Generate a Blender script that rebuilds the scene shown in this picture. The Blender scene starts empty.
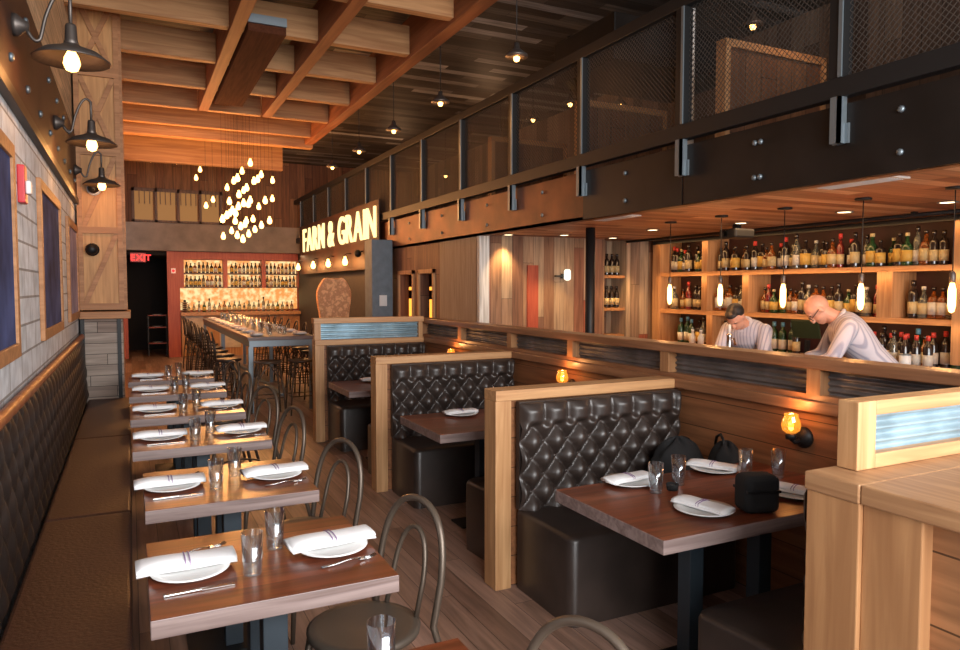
import bpy, math, random
from mathutils import Vector, Matrix
random.seed(7)
C = bpy.context.scene.collection
PI = math.pi

# ------------------------------------------------------------------ camera, light, exposure
cd = bpy.data.cameras.new('camera'); cam = bpy.data.objects.new('camera', cd); C.objects.link(cam)
F = 710.0
PHI = math.atan(37 / F); TH = math.atan(350 / F * math.cos(PHI))
cd.sensor_width = 36; cd.lens = 36 * F / 960; cd.clip_start = .05
cam.location = (0, 0, 1.70); cam.rotation_euler = (PI / 2 - PHI, 0, -TH)
bpy.context.scene.camera = cam

w = bpy.data.worlds.new('World'); bpy.context.scene.world = w; w.use_nodes = True
bg = w.node_tree.nodes['Background']; bg.inputs[0].default_value = (.75, .87, 1, 1); bg.inputs[1].default_value = .9

def area(name, loc, rot, sx, sy, e, col):
    l = bpy.data.lights.new(name, 'AREA'); l.shape = 'RECTANGLE'; l.size = sx; l.size_y = sy; l.energy = e; l.color = col
    o = bpy.data.objects.new(name, l); C.objects.link(o); o.location = loc; o.rotation_euler = rot; return o
def point(name, loc, e, col=(1, .5, .18), r=.04):
    l = bpy.data.lights.new(name, 'POINT'); l.energy = e; l.color = col; l.shadow_soft_size = r
    o = bpy.data.objects.new(name, l); C.objects.link(o); o.location = loc; return o
def spot(name, loc, e, col=(1, .55, .22), ang=1.6, r=.04):
    l = bpy.data.lights.new(name, 'SPOT'); l.energy = e; l.color = col; l.shadow_soft_size = r; l.spot_size = ang; l.spot_blend = .6
    o = bpy.data.objects.new(name, l); C.objects.link(o); o.location = loc; return o
# daylight through the street windows behind the camera
area('window_daylight', (1.8, -2.6, 2.5), (math.radians(80), 0, 0), 6.5, 3.4, 620, (1, .985, .96))
# warm lamps of the room
WARM = (1, .42, .13)
for p, e in (((1.5, 12.9, 2.75), 110), ((2.0, 14.4, 3.0), 120), ((.6, 13.6, 3.5), 50)): point('chandelier_light', p, e, WARM, .25)
for y in (3.2, 5.3, 7.3): area('bar_downlight', (5.6, y, 2.34), (0, 0, 0), 1.6, .5, 9, (1, .6, .3))
for z, e in ((2.29, 5), (1.83, 6), (1.33, 2.5)): area('shelf_light', (6.62, 5.6, z), (0, -.9, 0), .05, 4.6, e, (1, .55, .2))
for p in ((4.34, 8.02, 2.34), (5.02, 7.7, 2.34), (6.2, 7.8, 2.34)): spot('recessed_light', p, 45, (1, .62, .25), 1.5)
for p in ((5.6, 4.5, 4.3), (5.8, 7.5, 4.3), (5.6, 11, 4.3), (5.4, 15, 4.2)): point('mezzanine_light', p, 8, (1, .55, .28), .15)
for y in (13.2, 14.6, 16.0, 17.4): point('wall_bulb_light', (3.62, y, 2.2), 7, WARM, .04)
area('kitchen_light', (2.6, 17.8, 2.5), (0, 0, 0), 2.6, .4, 16, (1, .75, .42))
vs = bpy.context.scene.view_settings
vs.view_transform = 'Standard'; vs.look = 'None'; vs.gamma = 1; vs.exposure = .56; vs.use_curve_mapping = False
cy = bpy.context.scene.cycles
cy.sample_clamp_indirect = 4; cy.max_bounces = 7; cy.caustics_reflective = False; cy.caustics_refractive = False

# ------------------------------------------------------------------ materials
def nm(name):
    m = bpy.data.materials.new(name); m.use_nodes = True; n = m.node_tree
    return m, n.nodes, n.links, n.nodes['Principled BSDF']
def flat(name, col, rough=.5, metal=0, spec=.5, noise=0, nscale=8, bump=0, coat=0):
    m, N, L, B = nm(name)
    B.inputs['Base Color'].default_value = (*col, 1); B.inputs['Roughness'].default_value = rough; B.inputs['Metallic'].default_value = metal
    B.inputs['Specular IOR Level'].default_value = spec; B.inputs['Coat Weight'].default_value = coat; B.inputs['Coat Roughness'].default_value = .15
    if noise or bump:
        tc = N.new('ShaderNodeTexCoord'); t = N.new('ShaderNodeTexNoise'); t.inputs['Scale'].default_value = nscale; t.inputs['Detail'].default_value = 5
        L.new(tc.outputs['Object'], t.inputs['Vector'])
        if noise:
            r = N.new('ShaderNodeValToRGB'); r.color_ramp.elements[0].position = .3; r.color_ramp.elements[1].position = .7
            r.color_ramp.elements[0].color = (*[c * (1 - noise) for c in col], 1); r.color_ramp.elements[1].color = (*[min(1, c * (1 + noise)) for c in col], 1)
            L.new(t.outputs['Fac'], r.inputs[0]); L.new(r.outputs[0], B.inputs['Base Color'])
        if bump:
            b = N.new('ShaderNodeBump'); b.inputs['Strength'].default_value = bump; b.inputs['Distance'].default_value = .01
            L.new(t.outputs['Fac'], b.inputs['Height']); L.new(b.outputs[0], B.inputs['Normal'])
    return m
def emit(name, col, s):
    m, N, L, B = nm(name)
    B.inputs['Base Color'].default_value = (0, 0, 0, 1); B.inputs['Emission Color'].default_value = (*col, 1); B.inputs['Emission Strength'].default_value = s
    return m
def math_n(N, L, op, a, b=None):
    n = N.new('ShaderNodeMath'); n.operation = op
    for i, v in enumerate((a, b)):
        if v is None: continue
        if isinstance(v, (int, float)): n.inputs[i].default_value = v
        else: L.new(v, n.inputs[i])
    return n.outputs[0]
def planks(name, across, along, width, length, cols, rough=.6, gap=.02, grain=.35, bump=.25, spec=.4):
    """boards: one tone per board, stretched grain, thin dark joints"""
    m, N, L, B = nm(name)
    tc = N.new('ShaderNodeTexCoord'); sp = N.new('ShaderNodeSeparateXYZ'); L.new(tc.outputs['Object'], sp.inputs[0])
    ax = {'x': 0, 'y': 1, 'z': 2}
    u = sp.outputs[ax[across]]; v = sp.outputs[ax[along]]
    uw = math_n(N, L, 'DIVIDE', u, width); i = math_n(N, L, 'FLOOR', uw); fu = math_n(N, L, 'FRACT', uw)
    off = math_n(N, L, 'MULTIPLY', i, .377); vl = math_n(N, L, 'ADD', math_n(N, L, 'DIVIDE', v, length), off)
    j = math_n(N, L, 'FLOOR', vl); fv = math_n(N, L, 'FRACT', vl)
    cb = N.new('ShaderNodeCombineXYZ'); L.new(i, cb.inputs[0]); L.new(j, cb.inputs[1])
    wn = N.new('ShaderNodeTexWhiteNoise'); wn.noise_dimensions = '2D'; L.new(cb.outputs[0], wn.inputs['Vector'])
    r = N.new('ShaderNodeValToRGB'); r.color_ramp.interpolation = 'LINEAR'
    e = r.color_ramp.elements
    for k, c in enumerate(cols):
        el = e[k] if k < 2 else e.new(1)
        el.position = k / (len(cols) - 1) if k < 2 else 1
    while len(e) < len(cols): e.new(.5)
    for k, c in enumerate(cols): e[k].position = k / (len(cols) - 1); e[k].color = (*c, 1)
    L.new(wn.outputs['Value'], r.inputs[0])
    mp = N.new('ShaderNodeMapping'); L.new(tc.outputs['Object'], mp.inputs[0])
    sc = [28, 28, 28]; sc[ax[along]] = 1.8; mp.inputs['Scale'].default_value = sc
    ad = N.new('ShaderNodeVectorMath'); L.new(mp.outputs[0], ad.inputs[0]); L.new(wn.outputs['Color'], ad.inputs[1])
    t = N.new('ShaderNodeTexNoise'); t.inputs['Scale'].default_value = 1; t.inputs['Detail'].default_value = 5; t.inputs['Distortion'].default_value = .6
    L.new(ad.outputs[0], t.inputs['Vector'])
    g = N.new('ShaderNodeMapRange'); g.inputs[1].default_value = .3; g.inputs[2].default_value = .7; g.inputs[3].default_value = 1 - grain; g.inputs[4].default_value = 1 + grain * .6
    L.new(t.outputs['Fac'], g.inputs[0])
    gu = math_n(N, L, 'GREATER_THAN', fu, gap); gv = math_n(N, L, 'GREATER_THAN', fv, gap * width / length)
    gp = math_n(N, L, 'MULTIPLY', gu, gv); gm = math_n(N, L, 'MULTIPLY_ADD', gp, .75); gm.node.inputs[2].default_value = .25
    f = math_n(N, L, 'MULTIPLY', g.outputs[0], gm)
    mx = N.new('ShaderNodeVectorMath'); mx.operation = 'SCALE'; L.new(r.outputs[0], mx.inputs[0]); L.new(f, mx.inputs['Scale'])
    L.new(mx.outputs[0], B.inputs['Base Color'])
    bp = N.new('ShaderNodeBump'); bp.inputs['Strength'].default_value = bump; bp.inputs['Distance'].default_value = .004
    hh = math_n(N, L, 'ADD', math_n(N, L, 'MULTIPLY', t.outputs['Fac'], .4), gp); L.new(hh, bp.inputs['Height']); L.new(bp.outputs[0], B.inputs['Normal'])
    B.inputs['Roughness'].default_value = rough; B.inputs['Specular IOR Level'].default_value = spec
    return m
def wood(name, c1, c2, along='x', rough=.5, scale=30, spec=.4, bump=.1):
    m, N, L, B = nm(name)
    tc = N.new('ShaderNodeTexCoord'); mp = N.new('ShaderNodeMapping'); L.new(tc.outputs['Object'], mp.inputs[0])
    sc = [scale] * 3; sc['xyz'.index(along)] = scale * .06; mp.inputs['Scale'].default_value = sc
    t = N.new('ShaderNodeTexNoise'); t.inputs['Scale'].default_value = 1; t.inputs['Detail'].default_value = 6; t.inputs['Distortion'].default_value = .8
    L.new(mp.outputs[0], t.inputs['Vector'])
    r = N.new('ShaderNodeValToRGB'); r.color_ramp.elements[0].position = .32; r.color_ramp.elements[1].position = .68
    r.color_ramp.elements[0].color = (*c1, 1); r.color_ramp.elements[1].color = (*c2, 1); L.new(t.outputs['Fac'], r.inputs[0]); L.new(r.outputs[0], B.inputs['Base Color'])
    b = N.new('ShaderNodeBump'); b.inputs['Strength'].default_value = bump; b.inputs['Distance'].default_value = .003; L.new(t.outputs['Fac'], b.inputs['Height']); L.new(b.outputs[0], B.inputs['Normal'])
    B.inputs['Roughness'].default_value = rough; B.inputs['Specular IOR Level'].default_value = spec
    return m
def clear(name, col=(1, 1, 1), gl=.12, glow=None):
    m, N, L, B = nm(name)
    out = N['Material Output']; N.remove(B)
    tr = N.new('ShaderNodeBsdfTransparent'); tr.inputs[0].default_value = (*col, 1)
    g = N.new('ShaderNodeBsdfGlossy'); g.inputs['Roughness'].default_value = .06; g.inputs[0].default_value = (.9, .95, 1, 1)
    lw = N.new('ShaderNodeLayerWeight'); lw.inputs[0].default_value = .35
    mr = N.new('ShaderNodeMapRange'); mr.inputs[3].default_value = gl; mr.inputs[4].default_value = .75; L.new(lw.outputs['Facing'], mr.inputs[0])
    mx = N.new('ShaderNodeMixShader'); L.new(mr.outputs[0], mx.inputs[0]); L.new(tr.outputs[0], mx.inputs[1]); L.new(g.outputs[0], mx.inputs[2]); L.new(mx.outputs[0], out.inputs[0])
    if glow:
        em = N.new('ShaderNodeEmission'); em.inputs[0].default_value = (*glow, 1); em.inputs[1].default_value = .35
        ad = N.new('ShaderNodeAddShader'); L.new(mx.outputs[0], ad.inputs[0]); L.new(em.outputs[0], ad.inputs[1]); L.new(ad.outputs[0], out.inputs[0])
    return m
def brick(name):
    m, N, L, B = nm(name)
    tc = N.new('ShaderNodeTexCoord'); sp = N.new('ShaderNodeSeparateXYZ'); L.new(tc.outputs['Object'], sp.inputs[0])
    cb = N.new('ShaderNodeCombineXYZ'); L.new(sp.outputs[1], cb.inputs[0]); L.new(sp.outputs[2], cb.inputs[1])
    b = N.new('ShaderNodeTexBrick'); L.new(cb.outputs[0], b.inputs['Vector'])
    b.inputs['Scale'].default_value = 1; b.inputs['Brick Width'].default_value = .42; b.inputs['Row Height'].default_value = .15; b.inputs['Mortar Size'].default_value = .007
    b.inputs['Color1'].default_value = (.74, .79, .84, 1); b.inputs['Color2'].default_value = (.6, .65, .7, 1); b.inputs['Mortar'].default_value = (.3, .3, .3, 1)
    t = N.new('ShaderNodeTexNoise'); t.inputs['Scale'].default_value = 9; t.inputs['Detail'].default_value = 6; L.new(tc.outputs['Object'], t.inputs['Vector'])
    mr = N.new('ShaderNodeMapRange'); mr.inputs[1].default_value = .3; mr.inputs[2].default_value = .7; mr.inputs[3].default_value = .75; mr.inputs[4].default_value = 1.15; L.new(t.outputs['Fac'], mr.inputs[0])
    mx = N.new('ShaderNodeVectorMath'); mx.operation = 'SCALE'; L.new(b.outputs['Color'], mx.inputs[0]); L.new(mr.outputs[0], mx.inputs['Scale']); L.new(mx.outputs[0], B.inputs['Base Color'])
    bp = N.new('ShaderNodeBump'); bp.inputs['Strength'].default_value = .5; bp.inputs['Distance'].default_value = .006; bp.invert = True; L.new(b.outputs['Fac'], bp.inputs['Height']); L.new(bp.outputs[0], B.inputs['Normal'])
    B.inputs['Roughness'].default_value = .8
    return m
M = dict(
    floor=planks('floor_planks', 'x', 'y', .13, 1.9, [(.18, .1, .07), (.3, .18, .13), (.38, .24, .19)], .42, .03, .35),
    ceil=planks('ceiling_boards', 'y', 'x', .17, 1.7, [(.02, .015, .013), (.05, .04, .034), (.1, .085, .075), (.03, .02, .016), (.34, .33, .33)], .6, .04, .5),
    barceil=planks('bar_ceiling_boards', 'y', 'x', .14, 1.6, [(.16, .05, .025), (.4, .19, .1), (.6, .38, .24), (.3, .12, .06)], .5, .04, .3),
    mixwood=planks('mixed_wall_boards', 'x', 'z', .16, 1.9, [(.15, .06, .035), (.34, .2, .12), (.42, .3, .2), (.22, .13, .085), (.3, .08, .045)], .6, .03, .4),
    mixwood_y=planks('mixed_wall_boards_along', 'y', 'z', .22, 2.4, [(.17, .065, .035), (.26, .13, .075), (.2, .09, .05)], .6, .03, .4),
    barn=planks('barn_boards', 'y', 'z', .2, 2.2, [(.05, .03, .022), (.13, .085, .06), (.2, .14, .1)], .7, .04, .4),
    barn_x=planks('barn_boards_across', 'x', 'z', .2, 2.2, [(.09, .035, .018), (.16, .07, .035), (.2, .1, .05)], .7, .04, .4),
    booth=planks('booth_wall_boards', 'z', 'y', .17, 9, [(.24, .095, .04), (.3, .125, .055), (.27, .11, .047)], .4, .03, .35),
    counterw=planks('counter_boards', 'z', 'y', .2, 9, [(.25, .105, .045), (.36, .17, .075)], .5, .03, .3),
    oak=wood('oak_frame', (.4, .195, .085), (.6, .34, .16), 'x', .45),
    oakz=wood('oak_upright', (.39, .19, .08), (.58, .33, .155), 'z', .45),
    oaky=wood('oak_along', (.29, .145, .068), (.44, .245, .12), 'y', .45),
    rail=wood('rail_brown', (.2, .085, .04), (.34, .16, .08), 'y', .38),
    beam=wood('beam_timber', (.3, .14, .055), (.5, .27, .12), 'x', .6, 16),
    beamy=wood('beam_timber_long', (.2, .06, .02), (.32, .11, .04), 'y', .6, 16),
    lightboard=planks('light_wall_boards', 'z', 'y', .3, 3, [(.5, .34, .2), (.68, .5, .32)], .6, .02, .4),
    crate=wood('crate_wood', (.42, .2, .075), (.62, .33, .13), 'z', .55, 22),
    crated=wood('crate_wood_dark', (.32, .14, .055), (.48, .23, .1), 'x', .55, 22),
    table=planks('table_top_wood', 'y', 'x', .115, 3, [(.11, .024, .01), (.17, .042, .018), (.23, .066, .032)], .3, .02, .5, .12, .45),
    tedge=wood('table_edge_wood', (.15, .1, .09), (.3, .225, .21), 'x', .4),
    shelf=wood('shelf_wood', (.34, .15, .06), (.5, .25, .11), 'y', .45),
    shelfz=wood('shelf_upright_wood', (.34, .16, .07), (.52, .28, .13), 'z', .45),
    redwall=flat('dark_red_board', (.045, .012, .01), .6, noise=.4, nscale=4),
    redpost=wood('red_painted_wood', (.28, .05, .03), (.4, .09, .05), 'z', .5),
    dwall=flat('dark_grey_plaster', (.035, .027, .025), .6, noise=.2),
    rust=flat('warm_lit_rusted_steel', (.15, .05, .017), .5, .3, noise=.45, nscale=2.5),  # rusted steel, its orange raised to hold the chandelier's warm wash
    steel=flat('blackened_steel', (.014, .011, .01), .45, .4, noise=.4, nscale=3),
    blk=flat('black_iron', (.012, .012, .013), .5, .3),
    bracket=flat('grey_steel', (.22, .26, .29), .45, .7),
    bluegrey=flat('bluegrey_painted_steel', (.035, .05, .065), .5, .2),
    greycol=flat('grey_column_paint', (.13, .165, .2), .6, noise=.15),
    conc=flat('concrete', (.2, .17, .15), .8, noise=.25, nscale=3, bump=.1),
    leather=flat('dark_leather', (.036, .025, .021), .36, 0, .6, noise=.3, nscale=5, bump=.06),
    leather2=flat('brown_seat_vinyl', (.05, .018, .011), .48, 0, .5, noise=.25, nscale=60, bump=.25),
    roll=flat('tan_leather_roll', (.26, .075, .02), .45, 0, .6, noise=.2, nscale=6),
    brick=brick('painted_blocks'),
    corr=flat('galvanised_corrugated', (.36, .5, .58), .38, .65, noise=.25, nscale=7),
    corrd=flat('weathered_corrugated', (.2, .19, .19), .45, .6, noise=.3, nscale=7),
    white=flat('white_china', (.85, .85, .84), .2, 0, .6),
    napkin=flat('napkin_cloth', (.82, .81, .82), .85, bump=.1, nscale=300),
    stripe=flat('mauve_stripe', (.3, .2, .35), .85),
    metal=flat('cutlery_steel', (.6, .6, .6), .22, 1),
    glass=clear('tumbler_glass', (.93, .96, .97), .1),
    pane=clear('picture_glass', (1, 1, 1), .05),
    chair=flat('gunmetal_bentwood', (.12, .09, .068), .38, .5),
    chairseat=flat('chair_seat_steel', (.12, .095, .075), .42, .4),
    chdark=flat('dark_stool_metal', (.05, .04, .036), .42, .5),
    bulb=emit('lit_bulb', (1, .5, .13), 6), bulbw=emit('lit_filament', (1, .55, .18), 5), bulbs=emit('small_lit_bulb', (1, .48, .12), 7),
    letters=emit('sign_letters_lit', (1, .7, .28), 1.5), backlit=emit('backlit_panel', (1, .58, .18), .8), exitr=emit('exit_red', (1, .03, .03), 1.4),
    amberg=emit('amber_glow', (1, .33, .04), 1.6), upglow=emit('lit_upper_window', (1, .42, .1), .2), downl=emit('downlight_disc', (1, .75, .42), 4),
    panelw=flat('pale_ceiling_panel', (.55, .5, .46), .6), red=flat('red_plastic', (.5, .02, .03), .4), whitep=flat('white_plastic', (.7, .7, .7), .4),
    black=flat('black_cloth', (.008, .008, .009), .9), dkwood=wood('dark_wood', (.06, .03, .02), (.12, .06, .04), 'z', .5),
    shade=flat('aged_lamp_shade', (.12, .1, .09), .45, .7), shadeu=flat('copper_shade_inside', (.5, .2, .08), .5, .2),
    skin=flat('skin', (.55, .28, .19), .5), skin2=flat('skin_ruddy', (.58, .3, .21), .5), hair=flat('black_hair', (.012, .009, .008), .6),
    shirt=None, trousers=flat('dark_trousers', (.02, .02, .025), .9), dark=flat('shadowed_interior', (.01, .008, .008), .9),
    stone=planks('slatted_stone', 'z', 'x', .12, .7, [(.3, .23, .19), (.42, .35, .3), (.22, .15, .12)], .8, .06, .3),
    ply=flat('pale_board', (.5, .42, .34), .6, noise=.15), slate=flat('slate_blue_picture', (.05, .07, .17), .9, spec=.1, noise=.6, nscale=3), pink=flat('pale_print', (.4, .33, .42), .9, spec=.1, noise=.35, nscale=3),
)
def shirtmat():
    m, N, L, B = nm('striped_shirt')
    tc = N.new('ShaderNodeTexCoord'); wv = N.new('ShaderNodeTexWave'); wv.bands_direction = 'Y'; wv.inputs['Scale'].default_value = 10; wv.inputs['Distortion'].default_value = .5; wv.inputs['Detail'].default_value = 1
    L.new(tc.outputs['Object'], wv.inputs['Vector'])
    r = N.new('ShaderNodeValToRGB'); r.color_ramp.elements[0].color = (.3, .3, .38, 1); r.color_ramp.elements[1].color = (.5, .48, .54, 1); r.color_ramp.elements[0].position = .1; r.color_ramp.elements[1].position = .4
    L.new(wv.outputs['Fac'], r.inputs[0]); L.new(r.outputs[0], B.inputs['Base Color']); B.inputs['Roughness'].default_value = .85
    return m
M['shirt'] = shirtmat()
M['shirtc'] = flat('shirt_collar', (.55, .54, .6), .85)
M['amberglass'] = clear('amber_glass', (1, .68, .3), .12, (1, .36, .04))
M['duskwood'] = wood('dusk_brown_wood', (.06, .018, .009), (.1, .034, .016), 'y', .9, 30, .1)
def mottled(m):
    N, L = m.node_tree.nodes, m.node_tree.links; B = N['Principled BSDF']; tc = N.new('ShaderNodeTexCoord'); t = N.new('ShaderNodeTexNoise'); t.inputs['Scale'].default_value = 9; t.inputs['Detail'].default_value = 4
    L.new(tc.outputs['Object'], t.inputs['Vector']); r = N.new('ShaderNodeValToRGB'); r.color_ramp.elements[0].position = .4; r.color_ramp.elements[0].color = (.8, .3, .07, 1); r.color_ramp.elements[1].position = .62; r.color_ramp.elements[1].color = (1, .72, .34, 1)
    L.new(t.outputs['Fac'], r.inputs[0]); L.new(r.outputs[0], B.inputs['Emission Color'])
mottled(M['backlit'])
M['oakm'] = wood('medium_oak_upright', (.3, .14, .06), (.45, .235, .105), 'z', .45, 22)
M['wire'] = flat('dark_wire', (.1, .085, .075), .5, .5)
M['whitew'] = wood('whitewashed_post', (.45, .42, .38), (.8, .78, .74), 'z', .7)
M['greyb'] = wood('grey_tan_board', (.3, .22, .15), (.42, .33, .24), 'z', .7)
M['leatherd'] = flat('black_brown_leather', (.02, .014, .012), .4, 0, .5, noise=.3, nscale=5)
M['rustd'] = flat('dark_rusted_steel', (.05, .017, .009), .6, .2, noise=.4, nscale=2.5)
M['railz'] = wood('rail_brown_upright', (.28, .13, .06), (.42, .22, .1), 'z', .4)
M['downlsoft'] = emit('soft_lit_glass', (1, .9, .7), 1.2)

# ------------------------------------------------------------------ mesh builder
def letter(ch, mat, parent, ext, off):
    # one capital letter as a mesh part, its left edge at x=0; returns object, width, height
    cu = bpy.data.curves.new('letter', 'FONT'); cu.body = ch; cu.extrude = ext; cu.offset = off; cu.size = 1
    o = bpy.data.objects.new('letter_text', cu); C.objects.link(o); bpy.context.view_layer.update()
    me = bpy.data.meshes.new_from_object(o.evaluated_get(bpy.context.evaluated_depsgraph_get())); bpy.data.objects.remove(o)
    x0 = min(v.co.x for v in me.vertices); x1 = max(v.co.x for v in me.vertices); y1 = max(v.co.y for v in me.vertices)
    for v in me.vertices: v.co.x -= x0
    me.materials.clear(); me.materials.append(M[mat])
    n = bpy.data.objects.new('letter', me); C.objects.link(n); n.parent = parent
    return n, x1 - x0, y1
class MB:
    def __init__(s): s.v = []; s.f = []; s.m = []; s.s = []
    def add(s, vs, fs, m=0, sm=False):
        o = len(s.v); s.v += [tuple(p) for p in vs]
        for f in fs: s.f.append([o + i for i in f]); s.m.append(m); s.s.append(sm)
        return s
    def box(s, x0, x1, y0, y1, z0, z1, m=0):
        vs = [(x, y, z) for z in (z0, z1) for y in (y0, y1) for x in (x0, x1)]
        return s.add(vs, [(0, 2, 3, 1), (4, 5, 7, 6), (0, 1, 5, 4), (2, 6, 7, 3), (0, 4, 6, 2), (1, 3, 7, 5)], m)
    def bar(s, a, b, w, h, m=0, up=(0, 0, 1)):
        a = Vector(a); b = Vector(b); d = (b - a).normalized(); u = Vector(up); x = d.cross(u).normalized(); u = x.cross(d)
        vs = [p + x * (sx * w / 2) + u * (su * h / 2) for p in (a, b) for su in (-1, 1) for sx in (-1, 1)]
        return s.add(vs, [(0, 1, 3, 2), (4, 6, 7, 5), (0, 4, 5, 1), (2, 3, 7, 6), (0, 2, 6, 4), (1, 5, 7, 3)], m)
    def tube(s, pts, r, n=8, m=0, cap=True, sy=1.0, closed=False):
        pts = [Vector(p) for p in pts]; k = len(pts); rs = r if isinstance(r, (list, tuple)) else [r] * k
        t0 = (pts[1] - pts[0]).normalized(); up = Vector((0, 0, 1)) if abs(t0.z) < .9 else Vector((1, 0, 0))
        x = t0.cross(up).normalized(); vs = []
        for i, p in enumerate(pts):
            if closed: t = pts[(i + 1) % k] - pts[i - 1]
            else: t = pts[min(i + 1, k - 1)] - pts[max(i - 1, 0)]
            t.normalize(); x = (x - t * x.dot(t)).normalized(); y = t.cross(x)
            for j in range(n):
                a = 2 * PI * j / n; vs.append(p + x * (rs[i] * math.cos(a)) + y * (rs[i] * sy * math.sin(a)))
        fs = []
        for i in range(k if closed else k - 1):
            for j in range(n):
                i2 = (i + 1) % k; j2 = (j + 1) % n; fs.append((i * n + j, i * n + j2, i2 * n + j2, i2 * n + j))
        if cap and not closed: fs += [tuple(range(n))[::-1], tuple((k - 1) * n + j for j in range(n))]
        return s.add(vs, fs, m, True)
    def lathe(s, prof, c=(0, 0, 0), n=16, m=0, sx=1, sy=1, axis='z'):
        vs = []; k = len(prof)
        for r, z in prof:
            for j in range(n):
                a = 2 * PI * j / n; p = (r * math.cos(a) * sx, r * math.sin(a) * sy, z)
                if axis == 'x': p = (p[2], p[1], -p[0])
                if axis == 'y': p = (p[0], -p[2], p[1])
                vs.append((c[0] + p[0], c[1] + p[1], c[2] + p[2]))
        fs = [(i * n + j, i * n + (j + 1) % n, (i + 1) * n + (j + 1) % n, (i + 1) * n + j) for i in range(k - 1) for j in range(n)]
        if prof[0][0] > 1e-5: fs.append(tuple(range(n))[::-1])
        if prof[-1][0] > 1e-5: fs.append(tuple((k - 1) * n + j for j in range(n)))
        return s.add(vs, fs, m, True)
    def ball(s, c, r, n=12, m=0, sc=(1, 1, 1)):
        k = max(5, n // 2 + 1); prof = [(r * math.sin(PI * i / k), -r * math.cos(PI * i / k) * sc[2]) for i in range(k + 1)]
        prof[0] = (1e-4 * r, prof[0][1]); prof[-1] = (1e-4 * r, prof[-1][1])
        return s.lathe(prof, c, n, m, sc[0], sc[1])
    def grid(s, fn, nu, nv, m=0, sm=True):
        vs = [fn(i / nu, j / nv) for j in range(nv + 1) for i in range(nu + 1)]
        return s.add(vs, [(j * (nu + 1) + i, j * (nu + 1) + i + 1, (j + 1) * (nu + 1) + i + 1, (j + 1) * (nu + 1) + i) for j in range(nv) for i in range(nu)], m, sm)
    def build(s, name, mats, parent=None, bevel=0, loc=None, rotz=0, seg=2):
        me = bpy.data.meshes.new(name); me.from_pydata(s.v, [], s.f)
        for mt in (mats if isinstance(mats, (list, tuple)) else [mats]): me.materials.append(M[mt] if isinstance(mt, str) else mt)
        me.polygons.foreach_set('material_index', s.m); me.polygons.foreach_set('use_smooth', s.s); me.update()
        o = bpy.data.objects.new(name, me); C.objects.link(o)
        if loc: o.location = loc
        o.rotation_euler[2] = rotz
        if parent: o.parent = parent
        if bevel:
            b = o.modifiers.new('bevel', 'BEVEL'); b.width = bevel; b.segments = seg; b.limit_method = 'ANGLE'
        return o
def tag(o, label, cat, group=None):
    o['label'] = label; o['category'] = cat
    if group: o['group'] = group
    return o
def thing(name, label, cat, loc=(0, 0, 0), rotz=0, group=None):
    o = bpy.data.objects.new(name, None); o.empty_display_size = .1; C.objects.link(o); o.location = loc; o.rotation_euler[2] = rotz
    return tag(o, label, cat, group)
def struct(name, mb, mats, bevel=0):
    o = mb.build(name, mats, None, bevel); o['kind'] = 'structure'; return o
def dup(root, loc, rotz=0, label=None, scale=None):
    r = root.copy(); C.objects.link(r); r.location = loc; r.rotation_euler[2] = rotz
    if label: r['label'] = label
    if scale: r.scale = scale
    for ch in list(root.children):
        c = ch.copy(); C.objects.link(c); c.parent = r
        for g in list(ch.children):
            d = g.copy(); C.objects.link(d); d.parent = c
    return r
ORD = ['first', 'second', 'third', 'fourth', 'fifth', 'sixth', 'seventh', 'eighth', 'ninth', 'tenth', 'eleventh', 'twelfth', 'thirteenth', 'fourteenth', 'fifteenth', 'sixteenth', 'seventeenth', 'eighteenth', 'nineteenth', 'twentieth'] + ['%d%s' % (k, {1: 'st', 2: 'nd', 3: 'rd'}.get(k % 10, 'th')) for k in range(21, 60)]

# ------------------------------------------------------------------ the setting
CEIL = 4.95; XL = -.52; XB = 3.95; XR = 7.25; YF = 19.0; BC = 2.38
struct('floor', MB().box(-2.6, XR + .2, -2.2, YF + 3, -.1, 0), 'floor')
struct('ceiling', MB().box(XL - .1, XR + .2, -2.2, YF + .2, CEIL, CEIL + .1), 'ceil')
struct('wall_left', MB().box(XL - .15, XL, -2.2, YF + .1, 0, 2.63), 'brick')
struct('wall_right', MB().box(XR, XR + .15, -2.2, YF + .1, 0, CEIL), 'barn')
wl = struct('wall_left_upper', MB().box(XL - .15, XL, -2.2, YF + .1, 3.33, CEIL), 'lightboard')
t = thing('steel_band', 'rust-brown steel band with bolts along the top of the pale block wall', 'beam', (XL, 0, 2.63))
MB().box(.001, .03, -2.2, 8.85, .03, .70).build('plate', 'rustd', t)
mb = MB()
for i in range(14):
    for z in (.17, .54): mb.lathe([(.022, 0), (.022, .012), (.012, .02)], (.03, 1.6 + i * .62, z), 8, axis='x')
mb.build('bolts', 'bracket', t)
MB().box(.001, .045, -2.2, 8.85, -.03, .03).build('lower_flange', 'steel', t)
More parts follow.
